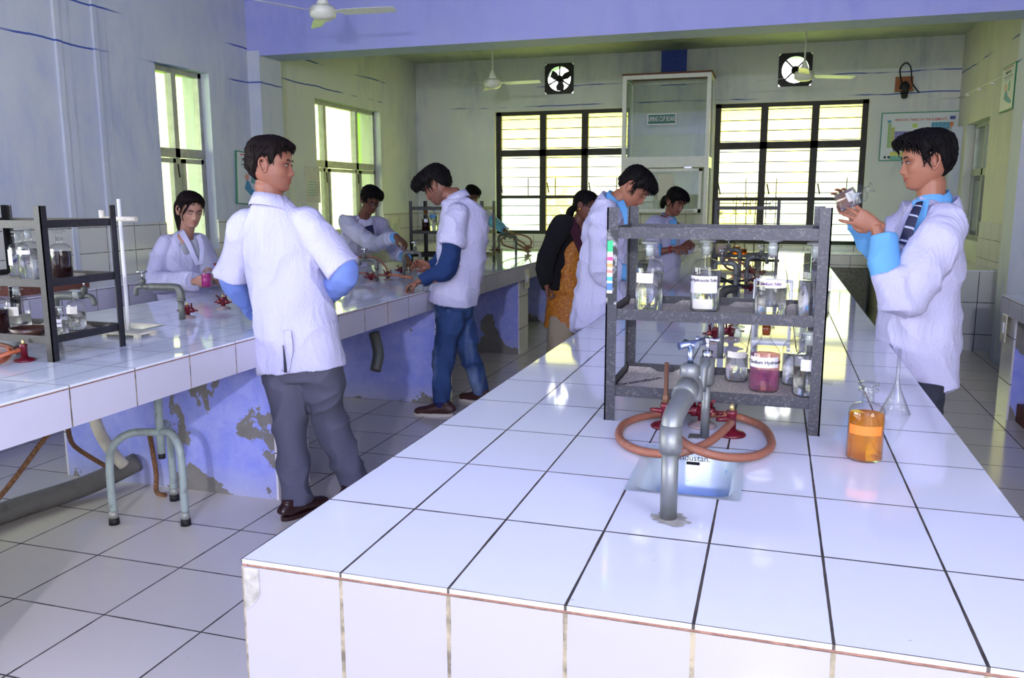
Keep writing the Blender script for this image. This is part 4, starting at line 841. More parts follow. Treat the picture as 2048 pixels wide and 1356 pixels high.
s=N('kameez_mustard'); n=s.noise(40,3); f=s.noise(120,2); s.bsdf(s.mix(s.step(f,.62,.68),s.mix(s.step(n,.4,.65),lin(176,98,14),lin(206,130,22)),lin(236,196,130)),.6,bump=n,bd=.002)
s=N('tie_stripe'); wv=s.n('ShaderNodeTexWave'); s.l(s.pos(),wv.inputs[0]); wv.inputs['Scale'].default_value=9; wv.bands_direction='DIAGONAL'; s.bsdf(s.mix(s.step(wv.outputs['Fac'],.93,.96),lin(20,22,60),lin(170,175,200)),.6)
def remesh(b,voxel,smooth_it=4,fac=.5):
    """fuse overlapping closed shapes into one continuous surface"""
    me=b.me('raw'); o=bpy.data.objects.new('raw',me); COL.objects.link(o)
    r=o.modifiers.new('r','REMESH'); r.mode='VOXEL'; r.voxel_size=voxel
    if smooth_it: q=o.modifiers.new('s','SMOOTH'); q.factor=fac; q.iterations=smooth_it
    bpy.context.view_layer.update(); out=bpy.data.meshes.new_from_object(o.evaluated_get(bpy.context.evaluated_depsgraph_get())); bpy.data.objects.remove(o); bpy.data.meshes.remove(me); return out
def get_co(me): a=np.empty(len(me.vertices)*3,dtype=np.float32); me.vertices.foreach_get('co',a); return a.reshape(-1,3)
def set_co(me,a): me.vertices.foreach_set('co',np.ascontiguousarray(a,dtype=np.float32).ravel()); me.update()
def get_no(me): a=np.empty(len(me.vertices)*3,dtype=np.float32); me.vertex_normals.foreach_get('vector',a); return a.reshape(-1,3)
def folds(me,seed,amp,zdown=None,k=(24,24,4),k2=(10,10,13)):
    """cloth folds: mostly vertical ripples that grow below zdown, oblique creases above"""
    p=get_co(me); n=get_no(me); rd=np.random.RandomState(seed); d=np.zeros(len(p))
    for i in range(7):
        v=rd.normal(size=3)*np.array(k); w_=rd.normal(size=3)*np.array([6,6,4]); d+=np.sin(p@v+1.6*np.sin(p@w_+rd.rand()*6)+rd.rand()*6)/7
    d2=np.zeros(len(p))
    for i in range(6):
        v=rd.normal(size=3)*np.array(k2); w_=rd.normal(size=3)*8; d2+=np.sin(p@v+2*np.sin(p@w_+rd.rand()*6))/6
    d2=1-2.4*np.abs(d2)**.6; amp=amp*1.45
    if zdown is not None: t=np.clip((zdown-p[:,2])/.35,0,1)
    else: t=np.zeros(len(p))
    set_co(me,p+n*((d*(.5+1.6*t)*amp+d2*(1-.6*t)*amp*1.1))[:,None])
def finish(name,me,mat,parent,inv):
    p=get_co(me); set_co(me,p+np.array(inv,dtype=np.float32)); me.polygons.foreach_set('use_smooth',[True]*len(me.polygons)); me.materials.clear(); return mesh_obj(name,me,mat,parent)
PF=[(.115,.0,-.0,.0),(.110,.035,-.055,.032),(.1,.052,-.073,.048),(.085,.068,-.088,.06),(.06,.083,-.099,.0705),(.035,.089,-.103,.0755),(.018,.087,-.104,.076),(.004,.083,-.103,.0755),(-.02,.0815,-.1,.0735),(-.045,.0805,-.088,.069),(-.06,.079,-.072,.0645),(-.075,.0775,-.054,.059),(-.088,.0755,-.036,.0525),(-.1,.072,-.02,.045),(-.11,.066,-.006,.036),(-.117,.056,.006,.025),(-.1195,.042,.014,.012)]
def pf(z):
    zs=[p[0] for p in PF][::-1]; return [float(np.interp(z,zs,[p[k] for p in PF][::-1])) for k in (1,2,3)]
def head_pts(nz=84,na=112,grow=None):
    """grid of head-surface points (x right, y forward, z up), optionally grown by grow(a,z)"""
    V=[]; zs=[.1145-.2335*(1-math.cos(PI*i/nz))/2 if False else .1145-.2335*i/nz for i in range(nz+1)]
    for z in zs:
        f,bk,w_=pf(z); w_=max(w_,.004); yc=(f+bk)/2 if abs(f)+abs(bk)<.02 else min(.0,(f+bk)/2+.0); cy=float(np.interp(z,[-.11,-.045],[(f+bk)/2,-.005])); row=[]
        for k in range(na):
            t=2*k/na-1; a=PI*math.copysign(abs(t)**1.35,t); c,s_=math.cos(a),math.sin(a)
            e=2.25; den=(abs(c)**e+abs(s_)**e)**(1/e); x=w_*s_/den; y=cy+((f-cy) if c>0 else (cy-bk))*c/den
            if c>0:
                nh=np.interp(z,[-.054,-.049,-.042,-.034,-.02,.004,.02],[0,.011,.021,.023,.0155,.006,0]); sg=np.interp(z,[-.05,-.035,-.01,.01],[.0125,.0125,.008,.008])
                y+=nh*math.exp(-(x/sg)**2)+(.007*math.exp(-((abs(x)-.013)/.006)**2-((z+.042)/.008)**2))
                ex=((abs(x)-.032)/.017)**2+((z-.000)/.0115)**2; y-=.0125*math.exp(-ex); 
                y+=.0085*math.exp(-(((abs(x)-.031)/.0115)**2+((z+.001)/.0075)**2))
                y+=.004*math.exp(-(((abs(x)-.03)/.02)**2+((z-.0185)/.006)**2))
                y+=.004*math.exp(-(((abs(x)-.045)/.018)**2+((z+.03)/.02)**2))
                y+=.0085*math.exp(-(x/.021)**2-((z+.0595)/.006)**2)+.009*math.exp(-(x/.018)**2-((z+.0745)/.006)**2)-.0045*math.exp(-(x/.024)**2-((z+.067)/.0024)**2)+.009*math.exp(-(x/.02)**2-((z+.1)/.013)**2)+.004*math.exp(-(x/.03)**2-((z+.065)/.02)**2)
            v=Vector((x,y,z))
            if grow:
                g=grow(a,z); nrm=Vector((x/max(w_,.02),(y-cy)/.09,(z-.0)/.115 if z>.0 else .0)); 
                if nrm.length>1e-6: v+=nrm.normalized()*g
            row.append(v)
        V.append(row)
    return V
def add_grid(b,V,T,mi=0):
    na=len(V[0]); vs=[T@v for r in V for v in r]; n=len(V)
    fs=[(i*na+k,i*na+(k+1)%na,(i+1)*na+(k+1)%na,(i+1)*na+k) for i in range(n-1) for k in range(na)]
    c0=len(vs); vs.append(T@(sum(V[0],Vector())/na)); vs.append(T@(sum(V[-1],Vector())/na))
    fs+=[(c0,(k+1)%na,k) for k in range(na)]+[(c0+1,(n-1)*na+k,(n-1)*na+(k+1)%na) for k in range(na)]
    # outward orientation
    fs=[tuple(reversed(f)) for f in fs]
    b.add(vs,fs,mi,True)
def ear(b,T,s):
    m=22; cx=s*.0755
    for rad,r0 in ((1,.0052),):
        pts=[]
        for k in range(m):
            a=2*PI*k/m; y=-.012+.0165*math.cos(a)*(1 if math.sin(a)>-.2 else .75); z=-.006+.032*math.sin(a); x=cx+s*(.006+.010*max(0,-math.cos(a)))
            pts.append(T@Vector((x,y-.004*math.sin(a),z)))
        b.tube(pts,r0,8,closed=True)
    b.ell(T@Vector((cx+s*.002,-.012,-.006)),(.006,.013,.026),12,T=T.to_3x3())
    b.ell(T@Vector((cx+s*.005,-.006,-.033)),(.005,.008,.009),10,T=T.to_3x3())
def hand(b,wr,d,pn,side,curl=.5,spread=.12,s=1.0,thumb=.5,curls=None):
    """wr wrist, d direction of the fingers, pn palm normal (the side fingers curl to); side=+1 thumb on d x pn side"""
    d=Vector(d).normalized(); pn=Vector(pn); pn=(pn-d*pn.dot(d)).normalized(); w_=d.cross(pn)*side
    P=lambda a,l,c:Vector(wr)+d*(a*s)+w_*(l*s)+pn*(c*s)
    b.tube([P(-.03,0,0),P(0,0,0),P(.03,.0,0),P(.065,0,.0),P(.092,.0,.002)],[(.026*s,.02*s),(.027*s,.018*s),(.036*s,.0155*s),(.041*s,.0135*s),(.038*s,.010*s)],16,ref=w_,ex=2.4)
    b.ell(P(.03,.024,.008),(.024*s,.02*s,.018*s),12)
    L=[(.029,.046),(.0095,.052),(-.0105,.048),(-.029,.038)]
    for i,(lat,ln) in enumerate(L):
        c=curls[i] if curls else curl; p=P(.088-.004*abs(i-1.2),lat,.001); dd=(d+w_*(lat*spread*40)).normalized(); pts=[p-dd*(.014*s),p]; ang=0; q=p
        for k,f in enumerate((.46,.3,.24)):
            ang+=c*(.75,1.0,.8)[k]; q=q+(dd*math.cos(ang)+pn*math.sin(ang))*(ln*1.65*f*s); pts.append(q)
        b.tube(pts,[.0088*s,.0088*s,.0082*s,.0074*s,.0056*s],10); b.ell(pts[-1],(.0062*s,)*3,8)
    t0=P(.018,.03,.008); t1=P(.045,.046,.012+.012*thumb); t2=P(.066,.046-.012*thumb,.02+.026*thumb); t3=P(.082,.036-.02*thumb,.026+.034*thumb)
    b.tube([t0,t1,t2,t3],[.0135*s,.0118*s,.0098*s,.0072*s],10); b.ell(t3,(.0074*s,)*3,8)
def person(name_label,J_,group=None,S=1.0,skin='skin_brown',hair='hair_black',style={},glasses=False,voxel=.0042,base=None,
           head=None,fwd=None,tilt=0,neck=None,sh=None,el=None,wr=None,hands=None,pelvis=None,knee=None,ankle=None,facing=None,female=False,eyes='down',stubble=0):
    """builds the bare figure (one continuous body) and its hair; clothes are added afterwards. All joints are world points; [left, right] pairs."""
    base=Vector(base); e=th('person',name_label,'person',base); inv=-base
    hc=Vector(head); f=Vector(fwd).normalized(); up=Vector((0,0,1)); up=(hc-Vector(neck)).normalized()*.35+up*.65 if tilt==0 else Vector(tilt); up=(up-f*up.dot(f)).normalized(); rt=f.cross(up)
    H=Matrix((rt*S,f*S,up*S)).transposed().to_4x4(); H.translation=hc
    b=B(); add_grid(b,head_pts(),H)
    for s_ in(-1,1): ear(b,H,s_)
    nb=Vector(neck); nr=.052*S if female else .06*S
    b.tube(smooth_path([H@Vector((0,-.03,.0)),H@Vector((0,-.022,-.07)),nb*.55+(H@Vector((0,-.02,-.1)))*.45,nb,nb-Vector((0,0,.08))],4),[nr*.8]*5+[nr*.95]*8+[nr]*4,18)
    pc=Vector(pelvis); ch=(Vector(sh[0])+Vector(sh[1]))/2; sr=(Vector(sh[1])-Vector(sh[0])).normalized()
    b.tube(smooth_path([nb+Vector((0,0,.0)),ch*.9+nb*.1,ch*.6+pc*.4,ch*.3+pc*.7,pc],4),[(.06*S,.05*S)]*2+[(.11*S,.065*S)]*4+[(.1*S,.06*S)]*7+[(.11*S,.07*S)]*4,18,ref=sr)
    for i in(0,1):
        a,c,w_=Vector(sh[i]),Vector(el[i]),Vector(wr[i])
        b.tube(smooth_path([ch*.6+a*.4,a,c,w_],5),[.045*S]*5+[.045*S-.002*k*S for k in range(5)]+[.036*S,.037*S,.035*S,.031*S,.027*S]+[.024*S],14)
        if hands and hands[i]: 
            h=hands[i]; hand(b,w_,h['d'],h['pn'],h.get('side',1 if i==0 else -1),h.get('curl',.5),s=S*.98*h.get('s',1),thumb=h.get('thumb',.5),curls=h.get('curls'),spread=h.get('spread',.08))
    for i in(0,1):
        k_,a_=Vector(knee[i]),Vector(ankle[i]); hj=pc+sr*(.07*S*(1 if i else -1))
        b.tube(smooth_path([hj+Vector((0,0,.03)),hj*.5+k_*.5,k_,k_*.5+a_*.5,a_],3),[.06*S]*3+[.056*S,.053*S,.05*S]+[.047*S]*3+[.046*S,.043*S,.039*S]+[.035*S],14)
    me=remesh(b,voxel,3)
    # tint: lips, brow, lash line, stubble; skin colour of the person itself
    p=get_co(me); Hi=np.array(H.inverted()); q=p@Hi[:3,:3].T+Hi[:3,3]; t=np.ones((len(p),4),dtype=np.float32)
    x,y,z=q[:,0],q[:,1],q[:,2]; front=y>.045
    lip=front&(np.abs(x)<.025)&(((z+.067)/(.0105*np.clip(1-(x/.027)**2,.05,1)))**2<1); t[lip,:3]=(.86,.58,.6)
    eyel=front&(((np.abs(x)-.031)/.018)**2+((z+.001)/.012)**2<1); t[eyel,:3]*=.86
    if stubble:
        m_=(z<-.045)&(z>-.13)&(y>-.02)&~lip&((np.abs(z+.054)<.006)|(z<-.075)|(np.abs(x)>.045)); t[m_,:3]*=np.array([1-stubble*.5,1-stubble*.45,1-stubble*.4])
    col=me.color_attributes.new('tint','FLOAT_COLOR','POINT'); col.data.foreach_set('color',t.ravel())
    body=finish('body',me,skin,e,inv)
    Hl=Matrix.Translation(inv)@H
    for s_ in(-1,1):
        B().tube([Hl@Vector((s_*(.014+.034*k/6),.0885-.0005*k*k*.45,.0175+.006*math.sin(PI*k/7))) for k in range(7)],[.0022,.0034,.0036,.0034,.003,.0024,.0014],6).build('eyebrow','brow',e)
        zz=-.0035 if eyes=='down' else .0035
        B().tube([Hl@Vector((s_*(.018+.0265*k/6),.0805+.0058*math.sin(PI*k/6)-.0009*max(0,k-3)**1.5,zz+.003*math.sin(PI*k/6)*(-1 if eyes=='down' else 1))) for k in range(7)],[.0006,.0012,.0014,.0015,.0016,.0014,.001],6).build('eyelash','iris',e)
        if eyes!='down':
            o=B().ell(Hl@Vector((s_*.031,.0765,-.001)),(.011*S,.009*S,.004*S),12,T=(Hl.to_3x3()*(1/S))).build('eye','eye_white',e)
            B().ell(Hl@Vector((s_*.031+.001,.0812,-.0008)),(.0056*S,.0055*S,.0042*S),10,T=(Hl.to_3x3()*(1/S))).build('iris','iris',o)
    # hair
    st=dict(t=.016,top=.02,front=.0,fringe=.062,temple=.028,side=-.018,nape=-.075,ear=.028,locks=160,ll=.05,lr=.0035,seed=1,part=0,curl=0,down=False); st.update(style)
    A=[0,.6,1.05,1.3,1.5,1.75,2.05,2.4,PI]; Z=[st['fringe'],st['fringe']-.004,st['temple'],st['side'],st['ear'],st['ear'],-.035 if not st['down'] else -.05,st['nape']+.01,st['nape']]
    def line(a): return float(np.interp(abs(a),A,Z))
    def grow(a,z):
        m=max(0,min(1,(z-line(a))/.012)); th_=st['t']+(st['top']-st['t'])*max(0,min(1,(z-.03)/.06)); th_*=1-.45*max(0,min(1,(-z-.01)/.05)) if not st['down'] else 1
        th_+=st['front']*max(0,math.cos(a))**.7*max(0,min(1,(z-.03)/.03))*max(0,min(1,(.108-z)/.035))
        rip=.0016*math.sin(a*34+6*math.sin(z*60))+.0012*math.sin(a*71+z*40)
        return -.008+m*(th_+.008+rip)
    hb=B(); add_grid(hb,head_pts(60,128,grow),Hl)
    rd=random.Random(st['seed'])
    for i in range(st['locks']):
        a=rd.uniform(-PI,PI); z=rd.uniform(.0,.105)
        if i<st['locks']*st.get('ff',.4): a=rd.uniform(-1.1,1.1); z=rd.uniform(.06,.1)
        if z<line(a)+.004: z=line(a)+.008
        f_,bk,w_=pf(z); pts=[]
        g0=grow(a,z)-.003
        def sp(a,z,off):
            f_,bk,w_=pf(z); cy=-.005; c,s_=math.cos(a),math.sin(a); den=(abs(c)**2.25+abs(s_)**2.25)**(1/2.25)
            v=Vector((w_*s_/den,cy+((f_-cy) if c>0 else (cy-bk))*c/den,z)); n_=Vector((v.x/.075,(v.y-cy)/.09,z/.115)).normalized(); return v+n_*off
        da=rd.uniform(-.5,.5)*(1+st['curl']); dz=-st['ll']*rd.uniform(.5,1.1); lift=rd.uniform(.0,.006)+st['front']*.25*(math.cos(a)>0)
        for k in range(5):
            u=k/4; zz=min(.108,z+dz*u*(1 if abs(a)>.9 else .55)); pts.append(Hl@sp(a+da*u*.5,zz,g0+lift*math.sin(PI*min(1,u*1.1))+(.003*math.sin(u*9+i) if st['curl'] else 0)))
        hb.tube(pts,[st['lr']*q_*S for q_ in(.8,1.1,1,.7,.25)],5,caps=False)
    if style.get('tail'):
        tl=style['tail']; P_=smooth_path([Hl@Vector(v) for v in tl],5); m=len(P_); hb.tube(P_,[(.012+.022*math.sin(PI*min(1,(k/m)*1.0)**.7))*S*st.get('tr',1) for k in range(m)],12)
        for i in range(26):
            o_=Vector((rd.uniform(-.02,.02),rd.uniform(-.02,.02),0)); hb.tube([p_+o_*math.sin(PI*k/m)+Vector((rd.uniform(-.002,.002),)*3) for k,p_ in enumerate(P_)],.004,5,caps=False)
    for lk in style.get('strands',[]):
        P_=smooth_path([Hl@Vector(v) for v in lk],5); hb.tube(P_,[.007*S*(1-.7*k/len(P_)) for k in range(len(P_))],6)
    hb.build('hair',hair,e)
    if glasses:
        g=B(); 
        for s_ in(-1,1):
            g.tube([Hl@Vector((s_*.033+.024*math.cos(2*PI*k/20),.098-.05*(abs(s_*.033+.024*math.cos(2*PI*k/20))-.03)*.6,-.004+.0165*math.sin(2*PI*k/20))) for k in range(20)],.0026,6,closed=True)
            g.tube([Hl@Vector((s_*.057,.093,.002)),Hl@Vector((s_*.078,.06,.004)),Hl@Vector((s_*.083,-.012,.004))],.0024,6)
        g.tube([Hl@Vector((-.01,.1,0)),Hl@Vector((.01,.1,0))],.0024,6); g.build('glasses','rubber_black',e)
    return e,H,inv
def garment(e,inv,name,mat,shapes,voxel=.008,amp=.006,zdown=None,seed=1,sm=4,cut=None):
    b=B()
    for s_ in shapes: 
        pts,rad=s_[0],s_[1]; ref=s_[2] if len(s_)>2 else None; ex=s_[3] if len(s_)>3 else 2.2
        P=[Vector(p) for p in pts]; m=len(P); K=5; PP=smooth_path(P,K); R=[]
        ra=[r if isinstance(r,tuple) else (r,r) for r in rad]
        for i in range(m-1):
            for j in range(K): t=j/K; t=t*t*(3-2*t)*.5+t*.5; R.append((ra[i][0]*(1-t)+ra[i+1][0]*t,ra[i][1]*(1-t)+ra[i+1][1]*t))
        R.append(ra[-1]); b.tube(PP,R,28,ref=ref,ex=ex)
    me=remesh(b,voxel,sm); 
    if amp: folds(me,seed,amp,zdown)
    return finish(name,me,mat,e,inv)
def garments(e,inv,name,mat,shapes,*a,**k):
    for s_ in shapes: o=garment(e,inv,name,mat,[s_],*a,**k)
    return o
def strip(e,inv,name,mat,pts,wd,th_,nrm,parent=None):
    """flat band of cloth along pts, width wd, facing nrm"""
    P=smooth_path(pts,5); n_=Vector(nrm); b=B(); m=len(P); W=wd if isinstance(wd,(list,tuple)) else [wd,wd]
    rr_=[((W[0]+(W[1]-W[0])*k/(m-1))/2,th_) for k in range(m)]
    vs=[];n=10
    for i,p in enumerate(P):
        t=(P[min(i+1,m-1)]-P[max(i-1,0)]).normalized(); side=t.cross(n_).normalized(); nn=side.cross(t)
        for k in range(n):
            a=2*PI*k/n; c,s_=math.cos(a),math.sin(a); c=math.copysign(abs(c)**.5,c); s_=math.copysign(abs(s_)**.7,s_); vs.append(p+Vector(inv)+side*(c*rr_[i][0])+nn*(s_*rr_[i][1]))
    fs=[(i*n+k,i*n+(k+1)%n,(i+1)*n+(k+1)%n,(i+1)*n+k) for i in range(m-1) for k in range(n)]+[tuple(range(n-1,-1,-1)),tuple(range((m-1)*n,m*n))]
    return B().add(vs,fs,0,True).build(name,mat,parent or e)
def collar(e,inv,name,mat,c,up,fw,r,h=.035,gap=.5,lean=1.15,parent=None,drop=.02,th_=.0035):
    """standing/folded collar: a band round the neck open at the front by gap radians, lower at the front"""
    up=Vector(up).normalized(); fw=Vector(fw); fw=(fw-up*fw.dot(up)).normalized(); rt=fw.cross(up); vs=[];m=30; rx,ry=(r if isinstance(r,tuple) else (r,r))
    for lay,(k1,zz) in enumerate(((1,0),(1.0,h),(1+.05,h+.002),(lean,-h*.15),(lean-.03,-h*.2))):
        for k in range(m+1):
            a=gap/2+(2*PI-gap)*k/m; fr=(1+math.cos(a))/2; pt=Vector(c)+Vector(inv)+rt*(math.sin(a)*rx*k1)+fw*(math.cos(a)*ry*(k1+(.25 if lay>2 else 0)*fr))+up*(zz-drop*fr*(1+(1.5 if lay>2 else 0)*fr)); vs.append(pt)
    fs=[(l*(m+1)+k,l*(m+1)+k+1,(l+1)*(m+1)+k+1,(l+1)*(m+1)+k) for l in range(4) for k in range(m)]
    o=B().add(vs,fs,0,True).build(name,mat,parent or e); s_=o.modifiers.new('s','SOLIDIFY'); s_.thickness=th_; s_.offset=0; return o
def shoe(e,inv,pos,d,mat,sole,s=1.0,laces=False,slipper=False):
    """shoe with its heel behind pos (ankle on the floor), pointing along d"""
    d=Vector((d[0],d[1],0)).normalized(); w_=Vector((0,0,1)).cross(d); P=lambda a,z:Vector(pos)+Vector(inv)+d*(a*s)+Vector((0,0,z*s))
    b=B(); b.tube(smooth_path([P(-.085,.03),P(-.075,.045),P(-.03,.055),P(.03,.05),P(.09,.036),P(.15,.028),P(.178,.022)],3),[(x*s,y*s) for x,y in zip(np.interp(np.linspace(0,1,19),[0,.06,.3,.6,.85,1],[.012,.032,.036,.042,.042,.016]),np.interp(np.linspace(0,1,19),[0,.06,.3,.55,.85,1],[.02,.032,.046,.034,.024,.012]))],18,ref=w_)
    b.tube([P(-.04,.05),P(-.045,.1)],[(.036*s,.042*s),(.034*s,.04*s)],16,ref=w_); me=remesh(b,.004,3); o=mesh_obj('shoe',me,mat,e,True); me.materials.clear(); me.materials.append(MT[mat])
    n=28; vs=[];
    for z in (0.0,.02):
        for k in range(n):
            a=2*PI*k/n; c,s_=math.cos(a),math.sin(a); wd=.038+.006*(c>0); vs.append(P(.045+.138*c,z)+w_*(math.copysign(abs(s_)**.75,s_)*wd*s))
    B().add(vs,[(k,(k+1)%n,n+(k+1)%n,n+k) for k in range(n)]+[tuple(range(n-1,-1,-1)),tuple(range(n,2*n))]).build('shoe_sole',sole,o)
    if laces:
        l=B()
        for k in range(4): l.tube(smooth_path([P(.035+.02*k,.08-.011*k)-w_*.022,P(.037+.02*k,.092-.011*k),P(.035+.02*k,.08-.011*k)+w_*.022],3),.003,6)
        l.tube(smooth_path([P(.02,.1),P(.05,.115),P(.06,.1),P(.02,.1),P(-.0,.11)],4),.0028,6); l.build('laces','lace',o)
    return o
def trousers(e,inv,mat,pelvis,sr,knee,ankle,S=1,top=.04,hip=(.14,.1),th_=.08,kn=.072,hem=.066,amp=.006,seed=3,name='trousers',zd=.0):
    pc=Vector(pelvis); sh=[]
    sh.append(([pc+Vector((0,0,top)),pc,pc-Vector((0,0,.07))],[(hip[0]*.92*S,hip[1]*.9*S),(hip[0]*S,hip[1]*S),(hip[0]*.9*S,hip[1]*.9*S)],sr))
    for i in(0,1):
        hj=pc+Vector(sr)*(.085*S*(1 if i else -1)); k_,a_=Vector(knee[i]),Vector(ankle[i])
        sh.append(([hj,hj*.6+k_*.4-Vector((0,0,.0)),k_,k_*.5+a_*.5,a_],[th_*S*1.05,th_*S,kn*S,(kn*.6+hem*.4)*S,hem*S],sr))
    return garment(e,inv,name,mat,sh,.0075,amp,None,seed)
V=Vector
# ---- 1 man seen from behind
def man_back():
    nb=J(543,398,2.16); ls,rs=J(490,452,2.18),J(616,444,2.2); le,re=J(462,560,2.2),J(688,545,2.2); lw,rw=J(510,625,2.42),J(622,600,2.45); pc=J(606,660,2.2)
    kn=[J(580,850,2.16),J(660,838,2.3)]; an=[V((-1.215,2.1,.09)),V((-1.045,2.36,.09))]
    fw=(.95,.28,-.04)
    e,H,inv=person('man in a short-sleeved white coat and grey trousers, seen from behind',0,base=(-1.2,2.2,0),head=J(543,330,2.16),fwd=fw,neck=nb,sh=[ls,rs],el=[le,re],wr=[lw,rw],
      hands=[dict(d=(.4,.8,-.1),pn=(.5,-.3,-.6)),dict(d=(-.5,.7,-.2),pn=(-.4,-.4,-.6))],pelvis=pc,knee=kn,ankle=an,skin='skin_man',hair='hair_brown',eyes='open',S=1.0,tilt=(-.08,0,1),
      style=dict(t=.013,top=.018,front=.012,fringe=.066,temple=.04,side=-.01,nape=-.085,ear=.03,locks=260,ll=.04,lr=.0028,seed=4),stubble=.25,voxel=.0034)
    sr=(rs-ls).normalized(); fwd=V((0,0,1)).cross(sr); fwd=-sr.cross(V((0,0,1)))*-1
    spine=[nb+V((-.0,0,.0)),V(nb)*.8+(ls+rs)*.1+V((0,0,-.01)),(ls+rs)/2+V((.0,0,-.04)),J(564,520,2.2),J(583,610,2.2),J(597,690,2.2),J(604,738,2.2)]
    g=garment(e,inv,'coat','coat_white',[(spine,[(.058,.06),(.105,.075),(.175,.11),(.186,.135),(.186,.14),(.2,.15),(.213,.155)],sr,2.3),
       ([ls*.75+rs*.25,ls,ls*.5+le*.5,le+V((-.005,0,.01))],[.055,.066,.072,.078],None),([rs*.75+ls*.25,rs,rs*.5+re*.5,re+V((.0,0,.012))],[.055,.066,.076,.084],None)],.0075,.0065,1.0,11)
    collar(e,inv,'coat_collar','coat_white',nb+V((.0,0,-.015)),(.02,.02,1),(.3,1,0),(.07,.075),.042,.6,1.35,drop=.03,parent=g)
    # back vent and centre seam
    strip(e,inv,'vent_flap','coat_white',[J(574,660,2.06),J(578,700,2.05),J(570,744,2.045)],.04,.003,(0,-1,0),g)
    strip(e,inv,'vent_gap','trouser_dark',[J(566,690,2.046),J(569,715,2.038),J(571,745,2.035)],[.002,.016],.002,(0,-1,0),g)
    garments(e,inv,'shirt_sleeve','shirt_periwinkle',[([ls*.1+le*.9,le,lw],[.042,.05,.045]),([rs*.3+re*.7,re+V((0,0,-.01)),re*.5+rw*.5+V((0,0,-.02)),rw],[.056,.062,.056,.045])],.006,.005,None,5)
    trousers(e,inv,'trouser_grey',J(603,735,2.2)+V((0,0,.02)),sr,kn,[a-V((0,0,.04)) for a in an],hip=(.17,.125),th_=.1,top=.03,kn=.078,hem=.068,amp=.007)
    for a in an: shoe(e,inv,(a.x,a.y,0),(.35,1,0),'shoe_dark','shoe_dark')
man_back()
# ---- 4 student in jeans
def jeans():
    nb=J(912,392,4.25); ls,rs=J(915,432,4.08),J(926,425,4.42); le,re=J(893,538,3.98),J(880,520,4.35); lw,rw=J(838,562,3.93),J(858,532,4.3); pc=J(908,608,4.22)
    kn=[J(888,705,4.12),J(938,700,4.3)]; an=[V((-1.27,4.0,.1)),V((-1.13,4.42,.1))]
    e,H,inv=person('student in jeans and a short white coat over navy sleeves, head bowed at the bench',0,base=(-1.2,4.2,0),head=J(872,372,4.22),fwd=(-.86,-.1,-.62),neck=nb,tilt=(-.45,0,.9),sh=[ls,rs],el=[le,re],wr=[lw,rw],
      hands=[dict(d=(-.9,-.15,-.42),pn=(.25,.1,-1),curl=1.1,thumb=.9),dict(d=(-.8,-.3,.2),pn=(-.2,-.8,-.3),curl=.9)],pelvis=pc,knee=kn,ankle=an,skin='skin_brown',S=1.0,
      style=dict(t=.016,top=.032,front=.034,fringe=.05,temple=.035,side=-.02,nape=-.07,ear=.03,locks=420,ll=.06,lr=.0036,seed=7,curl=.4,ff=.6),stubble=.7,voxel=.0036)
    sr=(rs-ls).normalized()
    spine=[nb+V((.01,0,0)),nb*.6+(ls+rs)*.2,(ls+rs)/2+V((.02,0,-.05)),J(925,480,4.24),J(920,540,4.24),J(908,590,4.22),J(906,602,4.22)]
    g=garment(e,inv,'coat','coat_white',[(spine,[(.06,.07),(.11,.11),(.16,.17),(.165,.17),(.17,.165),(.178,.172),(.18,.172)],sr,2.3),
       ([ls*.8+rs*.2,ls,ls*.45+le*.55+V((.0,0,.0))],[.07,.08,.09]),([rs*.8+ls*.2,rs,rs*.5+re*.5],[.07,.078,.085])],.0075,.007,1.1,21)
    collar(e,inv,'coat_collar','coat_white',nb+V((.005,0,-.02)),(-.35,0,1),(-1,-.1,0),.075,.04,.6,1.25,drop=.02,parent=g)
    garments(e,inv,'sweater_sleeve','navy_knit',[([ls*.5+le*.5,le,le*.5+lw*.5,lw+V((.02,0,.0))],[.062,.064,.052,.038]),([rs*.5+re*.5,re,rw],[.055,.056,.038])],.006,.004,None,5)
    trousers(e,inv,'jeans',pc-V((0,0,.02)),sr,kn,[a-V((0,0,.02)) for a in an],hip=(.15,.13),th_=.094,top=.03,kn=.07,hem=.056,amp=.009,seed=9)
    garments(e,inv,'sock','sock_blue',[([a+V((0,0,.01)),a-V((0,0,.04))],[.04,.04]) for a in an],.006,0)
    for a,d in zip(an,((-1,-.12,0),(-.8,.25,0))): shoe(e,inv,(a.x,a.y,0),d,'shoe_brown','shoe_sole',1.02,True)
jeans()
